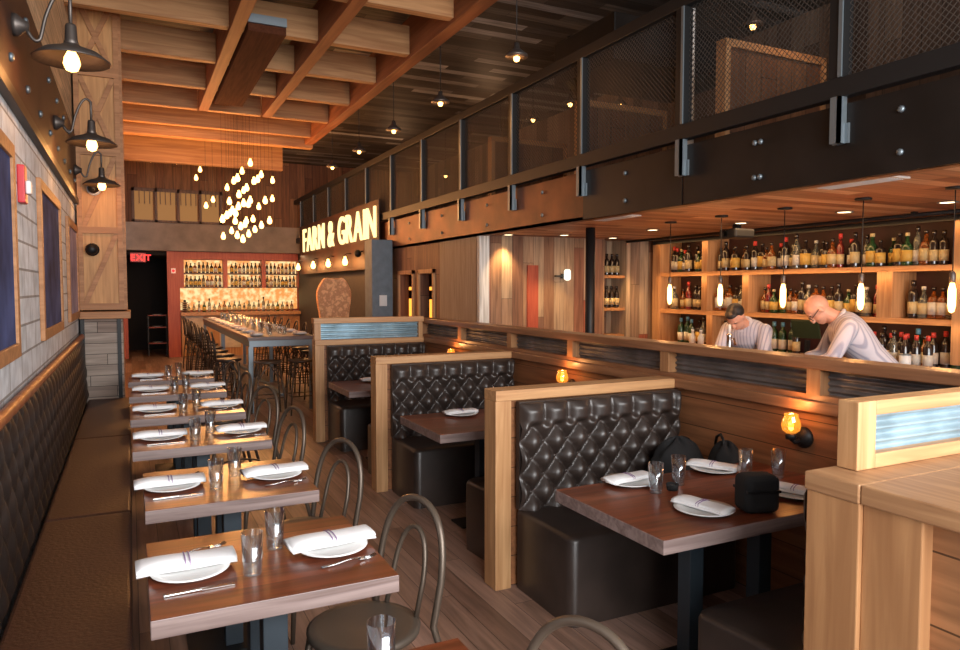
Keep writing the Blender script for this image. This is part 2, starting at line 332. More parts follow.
# far wall with its doorway and counter recess
mb = MB(); mb.box(XL, -.06, YF, YF + .15, 0, 2.6).box(.82, 1.1, YF - .1, YF + .15, 0, 2.6)
mb.box(1.1, XB + .2, YF + .3, YF + .45, 0, 2.6).box(.9, XB + .2, YF, YF + .3, 2.42, 2.6)
struct('wall_back', mb, 'redpost')
struct('wall_back_far', MB().box(XB + .2, XR, YF, YF + .15, 0, 3.26), 'barn_x')
struct('wall_back_band', MB().box(XL, XB + .1, YF - .25, YF + .15, 2.6, 3.26), 'conc')
struct('wall_back_upper', MB().box(XL, XR, YF, YF + .15, 3.26, CEIL), 'barn_x')
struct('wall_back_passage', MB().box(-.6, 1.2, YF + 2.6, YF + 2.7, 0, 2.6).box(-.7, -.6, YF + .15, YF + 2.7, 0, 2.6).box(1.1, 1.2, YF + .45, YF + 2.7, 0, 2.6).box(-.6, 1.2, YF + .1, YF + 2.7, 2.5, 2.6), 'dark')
MBw = MB()
for x in (.12, .62, 1.12, 1.62): MBw.box(x, x + .42, YF - .03, YF, 3.34, 4.02)
t = struct('window_1', MBw, 'upglow')
mb = MB()
for x in (.08, .58, 1.08, 1.58, 2.06): mb.box(x, x + .06, YF - .06, YF, 3.28, 4.1)
mb.box(.08, 2.12, YF - .06, YF, 3.28, 3.34); mb.box(.08, 2.12, YF - .06, YF, 4.02, 4.1)
for k in range(17): mb.box(.12 + k * .115, .14 + k * .115, YF - .07, YF - .02, 3.72, 4.02)
struct('trim_1', mb, 'dkwood')
# wall under the mezzanine, kitchen side and the wood wall facing the booths
mb = MB(); mb.box(XB + .05, XB + .2, 8.15, 9.66, 0, BC).box(XB + .05, XB + .2, 10.2, 10.5, 0, BC).box(XB + .05, XB + .2, 11.1, 12.6, 0, BC)
mb.box(XB + .05, XB + .2, 9.66, 10.2, 1.92, BC).box(XB + .05, XB + .2, 10.5, 11.1, 1.92, BC).box(XB + .05, XB + .2, 9.66, 10.2, 0, .95).box(XB + .05, XB + .2, 10.5, 11.1, 0, .95)
struct('wall_passage_side', mb, 'mixwood_y')
struct('wall_kitchen_side', MB().box(XB + .05, XB + .2, 12.6, YF, 0, 3.3), 'dwall')
struct('wall_bar_end', MB().box(XB + .2, 5.95, 8.15, 8.3, 0, BC).box(6.33, XR, 8.15, 8.3, 0, BC).box(5.95, 6.33, 8.5, 8.6, 0, BC).box(5.9, 5.95, 8.3, 8.6, 0, BC).box(6.33, 6.38, 8.3, 8.6, 0, BC), 'mixwood')
struct('ceiling_bar', MB().box(XB + .06, XR, -2.2, YF, BC, BC + .08), 'barceil')
struct('floor_mezzanine', MB().box(XB + .06, XR, -2.2, YF, 2.72, 2.82), 'dkwood')
struct('trim_2', MB().box(XB + .02, XB + .16, 8.08, 8.15, 0, BC), 'whitew')          # pale corner strip
struct('trim_3', MB().box(4.7, 4.86, 8.12, 8.15, 0, 2.0), 'redpost')
struct('trim_4', MB().box(XB + .035, XB + .05, 8.2, 9.4, 0, BC), 'greyb')
mb = MB()
for y0, y1 in ((9.6, 9.66), (10.2, 10.26), (10.44, 10.5), (11.1, 11.16)): mb.box(XB + .02, XB + .05, y0, y1, .95, 1.98)
mb.box(XB + .02, XB + .05, 9.6, 10.26, 1.92, 1.98).box(XB + .02, XB + .05, 10.44, 11.16, 1.92, 1.98)
struct('trim_5', mb, 'oakz')
struct('added_glow_panel', MB().box(XB + .75, XB + .77, 10.3, 13.4, .9, 1.5).box(XB + .75, XB + .77, 10.3, 13.4, 1.66, 1.72), 'amberg')  # added glowing panel, gives the amber light behind the two wall openings
t = thing('steel_column', 'black round steel column in front of the bar wood wall', 'column', (4.7, 6.71, 0))
MB().lathe([(.055, 0), (.055, BC)], n=16).build('shaft', 'blk', t); MB().box(-.1, .1, -.1, .1, 0, .02).build('base_plate', 'blk', t)
t = thing('painted_column', 'square blue-grey column beside the dark kitchen wall, under the lit sign', 'column', (3.58, 11.3, 0))
MB().box(0, .36, 0, .4, 0, 2.5).build('shaft', 'greycol', t, .01)
MB().box(.12, .25, -.025, 0, 1.4, 1.58).build('control_panel', 'whitep', t, .005)

# ------------------------------------------------------------------ coffered timber grid
LX = [(1.02, 1.16), (1.98, 2.12), (3.08, 3.24)]
for k, (a, b) in enumerate(LX):
    o = MB().box(a, b, 2.2, 12.0 if k < 2 else 13.9, 4.46, CEIL).build('ceiling_beam', 'beamy', None, .006)
    tag(o, ['long orange-brown ceiling beam nearest the block wall', 'long orange-brown ceiling beam in the middle of the coffers', 'long orange-brown ceiling beam at the mezzanine edge of the coffers'][k], 'beam', 'long ceiling beams')
ys = [2.97 + 1.3 * k for k in range(10)]
seg = [(XL, 1.02), (1.16, 1.98), (2.12, 3.08)]
for k, y in enumerate(ys):
    for q, (a, b) in enumerate(seg):
        if k > 8: continue
        if k > 7 and q < 2: continue
        if k > 7: a = XL
        o = MB().box(a, b, y, y + .12, 4.5, 4.84).build('cross_beam', 'beam', None, .006)
        tag(o, 'timber cross beam, %s row from the street end, in the %s coffer bay' % (ORD[k], ['wall-side', 'middle', 'mezzanine-side'][q] if k < 8 else 'full-width'), 'beam', 'short timber cross beams of the ceiling')
o = MB().box(XL, 3.24, 13.9, 14.1, 4.4, CEIL).build('ceiling_beam', 'beam', None, .006); tag(o, 'deep ceiling beam closing the far end of the timber grid', 'beam', 'long ceiling beams')
o = MB().box(XL, 3.1, 16.2, 16.35, 4.3, CEIL).build('ceiling_beam', 'beam', None, .006); tag(o, 'lower ceiling beam beyond the grid near the upper lit windows', 'beam', 'long ceiling beams')
t = thing('ceiling_box', 'dark red-brown boxed panel hung between two long ceiling beams', 'panel', (1.38, 9.6, 4.42))
MB().box(-.2, .2, -1.65, 1.7, 0, .16).build('box', 'duskwood', t, .008); MB().box(-.2, .2, -1.69, -1.66, .08, .17).build('metal_end', 'bracket', t)
MB().box(-.02, .02, -1.2, -1.16, .16, .53).box(-.02, .02, 1.16, 1.2, .16, .53).build('hanger', 'blk', t)

# ------------------------------------------------------------------ mezzanine edge: steel beam and mesh railing
t = thing('mezzanine_beam', 'deep black and rust steel beam, lamp wash painted in, carrying the mezzanine over the bar', 'beam', (XB, 0, BC - .02))
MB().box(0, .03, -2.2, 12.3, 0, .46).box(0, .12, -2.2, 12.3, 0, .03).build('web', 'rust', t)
for y0, y1 in ((-2.2, 4.36), (4.38, 5.75)): MB().box(-.012, 0, y0, y1, .0, .46).build('unlit_face_plate', 'steel', t)  # black plates on the near part; beyond them the web's painted lamp wash shows
mb = MB()
for y in (1.9, 2.6, 3.6, 3.65, 5.1, 6.5, 7.8, 9.2, 10.5):
    for z in (.11, .35): mb.lathe([(.02, 0), (.02, .012), (.01, .018)], (-.012, y, z), 8, axis='x'); 
for i in range(len(mb.v)): x, y, z = mb.v[i]; mb.v[i] = (-.024 - x if x > -.012 else -.012, y, z)
mb.build('bolts', 'bracket', t)
PY = [1.62 + 1.38 * k for k in range(13)]
t = thing('mezzanine_railing', 'black wire-mesh guard railing along the mezzanine edge', 'railing', (XB, 0, 0))
MB().box(-.05, .03, -.5, YF, 2.86, 2.98).build('bottom_rail', 'blk', t, .004)
MB().box(-.05, .05, -.5, YF, 3.88, 3.98).build('top_rail', 'blk', t, .004)
for y in PY:
    MB().box(-.05, .03, y - .05, y + .05, 2.98, 3.88).build('post', 'blk', t)
    MB().box(-.062, -.05, y - .045, y - .02, 2.98, 3.88).build('post_strip', 'bracket', t)
for y in PY[:8]:
    mb = MB(); mb.box(-.08, -.013, y - .055, y - .035, 2.58, 2.86).box(-.028, -.013, y - .08, y + .03, 2.58, 2.7).box(-.08, -.06, y - .055, y + .01, 2.58, 2.86)
    mb.lathe([(.012, 0), (.012, .02)], (-.04, y + .012, 2.62), 6, axis='x').build('bracket', 'bracket', t)
def wirepanel(L, H, s=.042, r=.0035):
    mb = MB()
    for sg in (1, -1):
        k = -int(H / s) - 1
        while k * s < L + H:
            c = k * s
            # line y = c + sg*z  clipped to [0,L]x[0,H]
            pts = []
            if sg == 1: z0 = max(0, -c); z1 = min(H, L - c)
            else: z0 = max(0, c - L); z1 = min(H, c)
            if z1 - z0 > .01: mb.bar((0, c + sg * z0, z0), (0, c + sg * z1, z1), r, r, up=(1, 0, 0))
            k += 1
    return mb
wp = wirepanel(1.28, .9).build('wire_panel', 'wire', t, loc=(0, PY[0] + .05, 2.98))
for y in PY[1:-1] + [PY[0] - 1.38]:
    c = wp.copy(); C.objects.link(c); c.parent = t; c.location = (0, y + .05, 2.98)
# upstairs furniture seen through the mesh
for k, (x, y) in enumerate([(5.4, 2.6), (5.5, 4.9), (5.5, 7.2), (5.5, 9.5)]):
    t = thing('wooden_partition', 'upstairs timber seating partition, %s from the street end' % ORD[k], 'partition', (x, y, 2.82), 0, 'upstairs timber partitions')
    MB().box(-.6, .6, -.04, .04, 0, 1.05).build('panel', 'barn_x', t); MB().box(-.66, .66, -.06, .06, 1.05, 1.12).build('cap', 'beam', t)
    MB().box(-.66, -.6, -.06, .06, 0, 1.05).box(.6, .66, -.06, .06, 0, 1.05).build('end_post', 'oakz', t)
t = thing('ceiling_duct', 'dark grey square duct hanging above the upstairs seating', 'duct', (5.6, 6.9, 4.15))
MB().box(-.9, .9, -.6, .6, 0, .5).build('casing', 'steel', t, .01); MB().box(-.5, .5, -.61, -.6, .12, .38).build('grille', 'blk', t)
t = thing('white_post', 'white turned post upstairs behind the wire mesh', 'post', (5.4, 5.9, 2.82))
MB().lathe([(.07, 0), (.07, .12), (.045, .16), (.04, 1.9), (.07, 1.98), (.07, 2.1)], n=12).build('shaft', 'whitep', t); MB().box(-.1, .1, -.1, .1, 2.1, 2.13).build('cap', 'whitep', t)

# ------------------------------------------------------------------ pendants
def bulbshape(mb, c, r=.03, m=0):
    return mb.lathe([(.001, -r * 1.25), (r * .7, -r * 1.0), (r, -r * .2), (r * .85, r * .6), (r * .45, r * 1.4), (r * .4, r * 1.9)], c, 10, m)
def dome_pendant(label, loc, top, group, r=.11, name='dome_pendant'):
    t = thing(name, label, 'pendant lamp', loc, 0, group)
    MB().tube([(0, 0, .1), (0, 0, top - loc[2] - .02)], .005, 6).build('cord', 'blk', t)
    MB().lathe([(.05, 0), (.05, .02)], (0, 0, top - loc[2] - .02), 10).build('canopy', 'blk', t)
    MB().lathe([(r, 0), (r * .95, .02), (r * .5, .06), (.03, .08), (.025, .13), (.018, .13), (.02, .075), (r * .45, .05), (r * .9, .012)], n=16).build('shade', 'shade', t)
    bulbshape(MB(), (0, 0, -.005), .032).build('bulb', 'bulb', t)
    return t
for k, y in enumerate((5.98, 7.82, 9.47, 11.13, 12.8)):
    dome_pendant('small shaded pendant beside the mesh railing, %s from the street end' % ORD[k], (3.33, y, 3.88), CEIL, 'small pendants along the mezzanine edge')
    point('pendant_light', (3.34, y, 3.74), 5, WARM)
for k, (x, y, z) in enumerate(((5.6, 5.25, 4.3), (5.6, 9.54, 4.28), (5.6, 10.6, 4.05), (5.6, 12.9, 3.9), (5.2, 7.9, 4.1), (6.3, 8.3, 4.3))):
    dome_pendant('upstairs pendant lamp behind the mesh, %s along' % ORD[k], (x, y, z), CEIL, 'upstairs pendants', .1)
# chandelier of hanging bulbs over the high table (positions in the room, metres)
t = thing('bulb_chandelier', 'large chandelier of many hanging bare bulbs above the high table', 'chandelier', (1.9, 13.6, CEIL))
CH = [(1.94, 13.05, 3.88), (1.9, 13.77, 3.84), (1.65, 12.5, 3.52), (1.75, 13.77, 3.65), (1.73, 14.59, 3.63), (2.22, 13.65, 3.78), (2.1, 13.3, 3.64), (2.0, 13.07, 3.57), (1.88, 13.1, 3.45), (2.03, 14.57, 3.59), (1.71, 12.82, 3.29), (1.6, 13.21, 3.21), (2.57, 14.48, 3.81), (2.13, 12.73, 3.2), (2.28, 14.36, 3.27), (2.56, 14.48, 3.45), (1.93, 13.05, 3.23), (1.74, 12.5, 3.11), (1.69, 12.75, 3.08), (1.56, 12.5, 2.98), (1.51, 12.85, 2.93), (1.4, 12.5, 2.83), (2.08, 13.77, 2.97), (1.91, 13.42, 2.9), (1.75, 12.96, 2.76), (1.66, 12.96, 2.85), (1.81, 14.68, 2.81), (1.59, 14.11, 2.66), (2.22, 12.85, 2.87), (2.17, 13.4, 2.83), (2.15, 14.02, 2.8), (1.95, 13.44, 2.67), (1.72, 12.5, 2.51), (1.72, 13.19, 2.62), (1.95, 13.42, 3.2), (1.61, 12.5, 2.94), (1.85, 13.19, 2.82), (1.77, 14.57, 3.14)]
MB().box(-.65, .75, -1.3, 1.4, -.04, 0).build('canopy', 'dkwood', t)
CH += [] if True else [(x + .12 * math.sin(i * 2.1), y + 1.1 * math.cos(i * 1.7), z - .16 + .3 * math.sin(i * .9)) for i, (x, y, z) in enumerate(CH[::2])]
for x, y, z in CH:
    c = MB().tube([(x - 1.9, y - 13.6, -.04), (x - 1.9, y - 13.6, z - CEIL + .09)], .0016, 5).build('cord', 'blk', t)
    b = bulbshape(MB(), (x - 1.9, y - 13.6, z - CEIL), .043).build('bulb', 'bulb', t)
for k, (x, y, z) in enumerate([(0.46, 16.8, 4.42), (0.97, 16.8, 4.42), (1.32, 16.4, 4.04), (1.38, 15.0, 3.31), (1.42, 16.6, 4.25), (1.55, 15.4, 3.48), (1.56, 17.0, 4.47)]):
    t = thing('hanging_bulb', 'small bare bulb hanging near the upper far windows, %s from the left' % ORD[k], 'bulb', (x, y, z), 0, 'small bulbs near the upper windows')
    bulbshape(MB(), (0, 0, 0), .04).build('bulb', 'bulb', t); MB().tube([(0, 0, .07), (0, 0, CEIL - z)], .003, 5).build('cord', 'blk', t)
# wall lamps on goosenecks along the left wall
def gooseneck(label, y, z):
    t = thing('gooseneck_wall_lamp', label, 'wall lamp', (XL + .03, y, z), 0, 'gooseneck lamps on the steel band')
    MB().lathe([(.055, 0), (.055, .02), (.03, .05), (.022, .07)], n=14, axis='x').build('wall_plate', 'shade', t)
    pts = []
    for i in range(25):
        s = i / 24
        pts.append((.06 + .19 * s, 0, -.02 - .045 * math.sin(min(1, s * 2.5) * PI) + (.22 * math.sin(max(0, s - .3) / .7 * PI / 1.55)) ))
    pts += [(.25, 0, pts[-1][2] - .03), (.25, 0, .02)]
    MB().tube(pts, .009, 8).build('arm', 'shade', t)
    MB().lathe([(.022, .04), (.026, .03), (.03, -.04), (.04, -.07)], (.25, 0, 0), 14).build('socket', 'shade', t)
    MB().lathe([(.035, -.06), (.06, -.075), (.13, -.1), (.18, -.14), (.178, -.145), (.12, -.112), (.04, -.085)], (.25, 0, 0), 24).build('shade', ['shade'], t)
    bulbshape(MB(), (.25, 0, -.15), .04).build('bulb', 'bulb', t)
    point('wall_lamp_light', (XL + .03 + .25, y, z - .24), 3, WARM)
gooseneck('wide-shaded gooseneck wall lamp nearest the camera', 4.23, 3.0)
gooseneck('wide-shaded gooseneck wall lamp, middle of the three along the wall', 6.35, 2.96)
gooseneck('wide-shaded gooseneck wall lamp, farthest along the wall, by the crate-wood pillar', 8.5, 2.92)
for k, (p, l) in enumerate((((-.33, 8.78, 2.78), 'black round security camera on the crate-wood pillar'), ((-.36, 8.78, 2.12), 'small black lamp fitting low on the crate-wood pillar'))):
    t = thing('security_camera' if k == 0 else 'wall_spotlight', l, 'camera' if k == 0 else 'lamp', p)
    MB().ball((0, 0, 0), .06, 14).build('dome', 'blk', t); MB().lathe([(.07, 0), (.07, .03)], (0, .12, 0), 14, axis='y').build('mount', 'whitep' if k == 0 else 'blk', t)

# ------------------------------------------------------------------ left wall: crate-wood pillar, pictures, alarm, banquette
t = thing('crate_pillar', 'tall crate-wood pillar with diagonal bracing at the banquette end', 'pillar', (-.5, 8.92, 0))
MB().box(0, .44, 0, .7, 1.46, CEIL - .05).build('core', 'crate', t)
mb = MB()
for x in (0, .39): mb.box(x, x + .05, -.03, 0, 1.46, CEIL - .05)
for z in (1.46, 2.3, 3.15, 4.0, 4.78): mb.box(0, .44, -.035, 0, z, z + .07)
for k, z in enumerate((1.53, 2.37, 3.22, 4.07)):
    z1 = z + .77 if k < 3 else 4.78
    mb.bar((.06, -.012, z), (.38, -.012, z1), .05, .022, up=(0, 1, 0)); 
    if k > 1: mb.bar((.38, -.014, z), (.06, -.014, z1), .05, .03, up=(0, 1, 0))
for y in (0, .65): mb.box(.44, .47, y, y + .05, 1.46, CEIL - .05)
for z in (1.46, 2.3, 3.15, 4.0, 4.78): mb.box(.44, .472, .05, .65, z, z + .07)
mb.build('bracing', 'crated', t)
t = thing('slatted_pedestal', 'pale slatted pedestal with a wooden ledge under the crate-wood pillar', 'pedestal', (-.5, 8.95, 0))
MB().box(0, .42, 0, .66, 0, 1.36).build('body', 'stone', t); MB().box(-.01, .5, -.08, .68, 1.36, 1.44).build('ledge', 'crated', t, .006)
MB().box(-.0, .04, -.02, 0, 0, 1.36).box(.36, .4, -.02, 0, 0, 1.36).build('upright', 'blk', t)

t = thing('wall_banquette', 'long tufted dark leather banquette with brown seat along the block wall', 'banquette', (0, 0, 0))
seams = [-.6, 2.15, 4.33, 6.6, 8.9]
for a, b in zip(seams, seams[1:]): MB().box(-.44, -.02, a + .004, b - .004, .36, .47).build('seat_cushion', 'leather2', t, .018, seg=3)
MB().box(-.44, -.06, -.6, 8.9, 0, .36).build('base', 'dkwood', t)
def pillow(u, v, top):
    if v > top: return abs(math.sin(PI * u)) ** .5
    return (abs(math.sin(PI * (u + v))) * abs(math.sin(PI * (u - v)))) ** .6
def bbk(s, q):
    y = -.6 + 9.5 * s; z = .45 + .7 * q; h = pillow(y / .2, z / .26, 99)
    return (-.455 - .035 * q + .026 * h * min(1, 12 * q, 12 * (1 - q) + .3), y, z)
MB().grid(bbk, 620, 44).build('backrest', 'leatherd', t)
def rollp(y): return .021 + .006 * abs(math.sin(PI * y / .2)) ** .5
ysr = [-.6 + 9.5 * i / 320 for i in range(321)]
MB().tube([(-.485, y, 1.165) for y in ysr], [rollp(y) for y in ysr], 10, sy=1.2).build('top_roll', 'roll', t)

def picture(label, y0, y1, z0, z1, mat):
    t = thing('framed_picture', label, 'picture', (XL, (y0 + y1) / 2, z0), 0, 'framed pictures on the block wall')
    w = (y1 - y0) / 2; h = z1 - z0; f = .07
    MB().box(0, .028, -w, -w + f, 0, h).box(0, .028, w - f, w, 0, h).box(0, .028, -w + f, w - f, 0, f).box(0, .028, -w + f, w - f, h - f, h).build('frame', 'crated', t, .004)
    MB().box(.002, .014, -w + f, w - f, f, h - f).build('print', mat, t)
picture('tall blue print in a wooden frame, cut by the left edge of the view', 2.9, 4.18, 1.36, 2.4, 'slate')
picture('tall blue print in a wooden frame, right of the red fire alarm', 5.3, 6.75, 1.36, 2.4, 'slate')
picture('pale pinkish print in a wooden frame, nearest the crate-wood pillar', 7.55, 8.85, 1.38, 2.36, 'pink')
t = thing('fire_alarm', 'red fire alarm box with white strobe on the block wall', 'alarm', (XL, 4.5, 2.15))
MB().box(0, .035, -.055, .055, 0, .2).build('box', 'red', t, .006); MB().box(.035, .06, -.03, .03, .05, .12).build('strobe', 'whitep', t, .006)

# ------------------------------------------------------------------ booths
XW = 3.11
def corrug(x0, x1, z0, z1, y, amp=.012, p=.045):
    """sheet in an XZ plane with horizontal flutes"""
    n = int((z1 - z0) / p * 8)
    return MB().grid(lambda u, v: (x0 + (x1 - x0) * u, y + amp * math.sin(2 * PI * (z1 - z0) * v / p), z0 + (z1 - z0) * v), 1, n)
t = thing('booth_back_wall', 'long low wooden wall behind the booths with corrugated panels in its top rail', 'partition', (XW, 0, 0))
MB().box(0, .1, 1.0, 7.95, 0, 1.07).build('boards', 'booth', t)
MB().box(-.035, .13, 1.0, 7.95, 1.07, 1.13).build('lower_cap', 'rail', t, .006)
MB().box(-.01, .11, 1.0, 7.95, 1.13, 1.16).build('lower_rail', 'rail', t)
MB().box(-.03, .14, 1.0, 7.95, 1.29, 1.345).build('top_rail', 'rail', t, .006)
PP = [1.5, 2.46, 3.58, 4.68, 5.68, 6.77, 7.86]
for y in PP: MB().box(-.02, .12, y - .04, y + .04, 1.16, 1.29).build('post', 'railz', t)
for a, b in zip(PP, PP[1:]):
    n = 24
    MB().grid(lambda u, v: (.045 + .008 * math.sin(2 * PI * .13 * v / .033), a + .04 + (b - a - .08) * u, 1.16 + .13 * v), 1, 32).build('corrugated_panel', 'corrd', t)

def tuftback(w, h, dx, dz, depth):
    mb = MB(); nu = 112; nv = 64; top = (h - .14)
    def fn(u, v):
        x = w * u; z = h * v
        k = pillow(x / dx, z / dz, top / dz) if z < top else abs(math.sin(PI * x / dx)) ** .5
        if z >= top:
            f = min(1, (z - top) / .03); k0 = (abs(math.sin(PI * (x / dx + z / dz))) * abs(math.sin(PI * (x / dx - z / dz)))) ** .55; k = k0 * (1 - f) + k * f
        e = min(1, (min(u, 1 - u) * w / .03 + .25), ((1 - v) * h / .05)) 
        e = math.sqrt(max(0, e))
        return (x, -depth * .35 - depth * .65 * k * e - .0 if e > 0 else 0, z)
    mb.grid(fn, nu, nv)
    mb.box(.0, w, -depth * .35, 0, 0, h)
    r = 0; j = 1
    while j * dz / 2 < top + .02:
        off = .5 if j % 2 else 0
        i = 0
        while (i + off) * dx < w - .02:
            x = (i + off) * dx
            if x > .03: mb.ball((x, -depth * .36, j * dz / 2), .011, 8, sc=(1, .6, 1))
            i += 1
        j += 1
    return mb
BW = 1.14
def rseat(w, d, z1):
    """upholstered box seat with rounded corners: runs along x, front edge at y=-d"""
    mb = MB(); prof = []
    r = .05
    ring = []
    for cx, cy_, a0 in ((w - r, -r * .2, 0), (r * .3, -r * .2, 90), (r, -d + r, 180), (w - r, -d + r, 270)):
        rr = r if cy_ < -.1 else r * .2
        for k in range(5):
            a = math.radians(a0 + 90 * k / 4); ring.append((cx + rr * math.cos(a), cy_ + rr * math.sin(a)))
    cx0 = sum(p[0] for p in ring) / len(ring); cy0 = sum(p[1] for p in ring) / len(ring)
    lv = [(1, 0), (1, z1 - .03), (.985, z1 - .012), (.95, z1 - .002), (.5, z1 + .004), (.001, z1 + .006)]
    n = len(ring); vs = []
    for s, z in lv:
        for p in ring: vs.append((cx0 + (p[0] - cx0) * s, cy0 + (p[1] - cy0) * s, z))
    fs = [(i * n + j, i * n + (j + 1) % n, (i + 1) * n + (j + 1) % n, (i + 1) * n + j) for i in range(len(lv) - 1) for j in range(n)]
    mb.add(vs, fs, 0, True); return mb
def bench(label, y, face):
    t = thing('booth_bench', label, 'bench', (1.93 if face > 0 else 1.93 + BW, y, 0), 0 if face > 0 else PI, 'tufted leather booth benches')
    s = rseat(BW, .56, .46)
    s.build('seat', 'leather', t)
    if not hasattr(bench, 'bk'):
        bench.bk = tuftback(BW, .61, .155, .19, .1).build('backrest', 'leather', t, loc=(0, 0, .455))
    else:
        b = bench.bk.copy(); C.objects.link(b); b.parent = t; b.location = (0, 0, .455)
    return t
def divider(label, y0, y1):
    t = thing('booth_divider', label, 'partition', (1.8, y0, 0), 0, 'light oak booth dividers')
    d = y1 - y0
    MB().box(0, .1, 0, d, 0, 1.07).build('end_post', 'oakz', t, .004)
    MB().box(.1, XW - 1.8 - .001, .035, d - .035, 0, 1.07).build('panel', 'booth', t)
    MB().box(0, XW - 1.8 - .036, -.004, d + .004, 1.07, 1.13).build('cap', 'oak', t, .005)
    return t
divider('light oak divider behind the nearest tufted booth bench', 3.46, 3.6)
divider('light oak divider behind the middle tufted booth bench', 5.6, 5.74)
dv = divider('light oak divider with a pale corrugated strip behind the farthest booth bench', 7.74, 7.88)
for x0, x1, z0, z1 in ((0, .07, 1.13, 1.37), (1.22, 1.27, 1.13, 1.37)): MB().box(x0, x1, .02, .1, z0, z1).build('upper_post', 'oakz', dv)
MB().box(-.01, 1.28, 0, .12, 1.31, 1.37).build('upper_rail', 'oak', dv, .004)
corrug(.07, 1.22, 1.13, 1.31, .06).build('corrugated_panel', 'corr', dv)
bench('tufted leather bench of the nearest booth, facing the camera', 3.46, 1)
bench('tufted leather bench of the middle booth, facing the camera', 5.6, 1)
bench('tufted leather bench of the farthest booth, facing the camera', 7.74, 1)
bench('leather bench on the far side of the nearest divider, facing away', 3.6, -1)
bench('leather bench on the far side of the middle divider, facing away', 5.74, -1)
bench('dark leather bench at right, back against the near service counter, facing away', 1.49, -1)

# near service counter with its blue corrugated screen
t = thing('service_counter', 'light golden wood service counter at the right edge of the view', 'counter', (1.835, 0, 0))
MB().box(0, .1, 1.3, 1.475, 0, 1.09).build('corner_panel', 'oakm', t, .004)
MB().box(.015, .1, 1.13, 1.3, 0, 1.09).build('end_post', 'oakm', t, .004)
MB().box(.06, .1, -.9, 1.13, 0, 1.09).build('side_boards', 'counterw', t)
MB().box(.1, 1.23, 1.38, 1.47, 0, 1.09).build('rear_boards', 'booth', t)
MB().box(-.005, 1.235, 1.3, 1.48, 1.09, 1.145).box(0, 1.235, -.9, 1.298, 1.09, 1.145).build('top', 'oaky', t, .004)
t = thing('corrugated_screen', 'light wood framed screen with blue corrugated metal on the near counter', 'screen', (1.96, 1.4, 1.146))
MB().box(0, .085, 0, .07, 0, .21).build('post', 'oakz', t, .003); MB().box(.085, 1.14, .0, .07, .165, .21).build('top_rail', 'oak', t, .003); MB().box(.085, 1.14, .0, .07, 0, .045).build('bottom_rail', 'oak', t, .003)
corrug(.085, 1.14, .045, .165, .035, .008, .04).build('corrugated_panel', 'corr', t)

def wtable(label, x0, x1, y0, y1, group, legs, ztop=.75, th=.058, name='dining_table'):
    t = thing(name, label, 'table', ((x0 + x1) / 2, (y0 + y1) / 2, 0), 0, group)
    a = (x1 - x0) / 2; b = (y1 - y0) / 2
    mb = MB().box(-a, a, -b, b, ztop - th, ztop)
    mb.m = [1, 0, 1, 1, 1, 1]
    mb.build('tabletop', ['table', 'tedge'], t, .003)
    for x, y in legs:
        MB().box(x - .04, x + .04, y - .04, y + .04, .012, ztop - th - .01).build('leg', 'bluegrey', t, .003)
    xs = [l[0] for l in legs]; yl = [l[1] for l in legs]
    MB().box(min(xs) - .2, max(xs) + .2, min(yl) - .1, max(yl) + .1, 0, .012).build('foot_plate', 'blk', t)
    MB().box(min(xs) - .12, max(xs) + .12, min(yl) - .06, max(yl) + .06, ztop - th - .01, ztop - th).build('mounting_plate', 'blk', t)
    return t
TL = [(1.06, 1.72), (2.19, 2.88), (3.3, 4.0), (4.54, 5.18), (5.66, 6.28), (6.86, 7.46), (7.95, 8.55)]
near = ['nearest', 'second', 'third', 'fourth', 'fifth', 'sixth', 'farthest']
for k, (a, b) in enumerate(TL):
    wtable('dark wood banquette table, %s' % ['cut off at the bottom edge of the view', 'nearest whole one', 'second whole one from the camera', 'third whole one from the camera', 'fourth whole one from the camera', 'fifth whole one from the camera', 'farthest of the row'][k], (.03, .03, .035, -.01, -.02, -.03, -.04)[k], .78, a, b, 'banquette tables', [(0, -.15), (0, .15)])
# bentwood chair
def bentchair(label, x, y, rz):
    """seat centre at origin, sitter faces -x, back at +x"""
    t = thing('bentwood_chair', label, 'chair', (x, y, 0), rz, 'gunmetal bentwood chairs')
    MB().lathe([(.001, .435), (.18, .432), (.205, .44), (.208, .458), (.195, .466), (.17, .462), (.001, .455)], n=28).build('seat', 'chairseat', t)
    pts = []
    for i in range(29):
        a = PI * i / 28; yy = -.185 * math.cos(a)
        pts.append((.2 + .06 * math.sin(a) ** .6 if i not in (0, 28) else .2, yy * (1 + .1 * math.sin(a) * (1 - abs(math.cos(a)))), .52 + .36 * math.sin(a) ** .62 if 0 < i < 28 else .45))
    pts = [(.3, -.215, .0), (.22, -.2, .3), (.185, -.175, .45)] + pts[1:-1] + [(.185, .175, .45), (.22, .2, .3), (.3, .215, 0)]
    MB().tube(pts, .0135, 8).build('back_frame', 'chair', t)
    p2 = []
    for i in range(21):
        a = PI * i / 20; p2.append((.19 + .06 * math.sin(a) ** .6 if 0 < i < 20 else .17, -.09 * math.cos(a), .5 + .27 * math.sin(a) ** .6 if 0 < i < 20 else .45))
    MB().tube(p2, .010, 8).build('inner_hoop', 'chair', t)
    for sy in (-1, 1): MB().tube([(-.14, sy * .13, .44), (-.17, sy * .15, .25), (-.21, sy * .185, 0)], [.014, .014, .011], 8).build('leg', 'chair', t)
    ring = [(.16 * math.cos(2 * PI * i / 24) + .0, .155 * math.sin(2 * PI * i / 24), .28) for i in range(24)]
    MB().tube(ring, .008, 6, closed=True).build('hoop_stretcher', 'chair', t)
    return t
bentchair('bentwood chair rising at the bottom edge, in front of the nearest booth', .75, 1.3, .42)
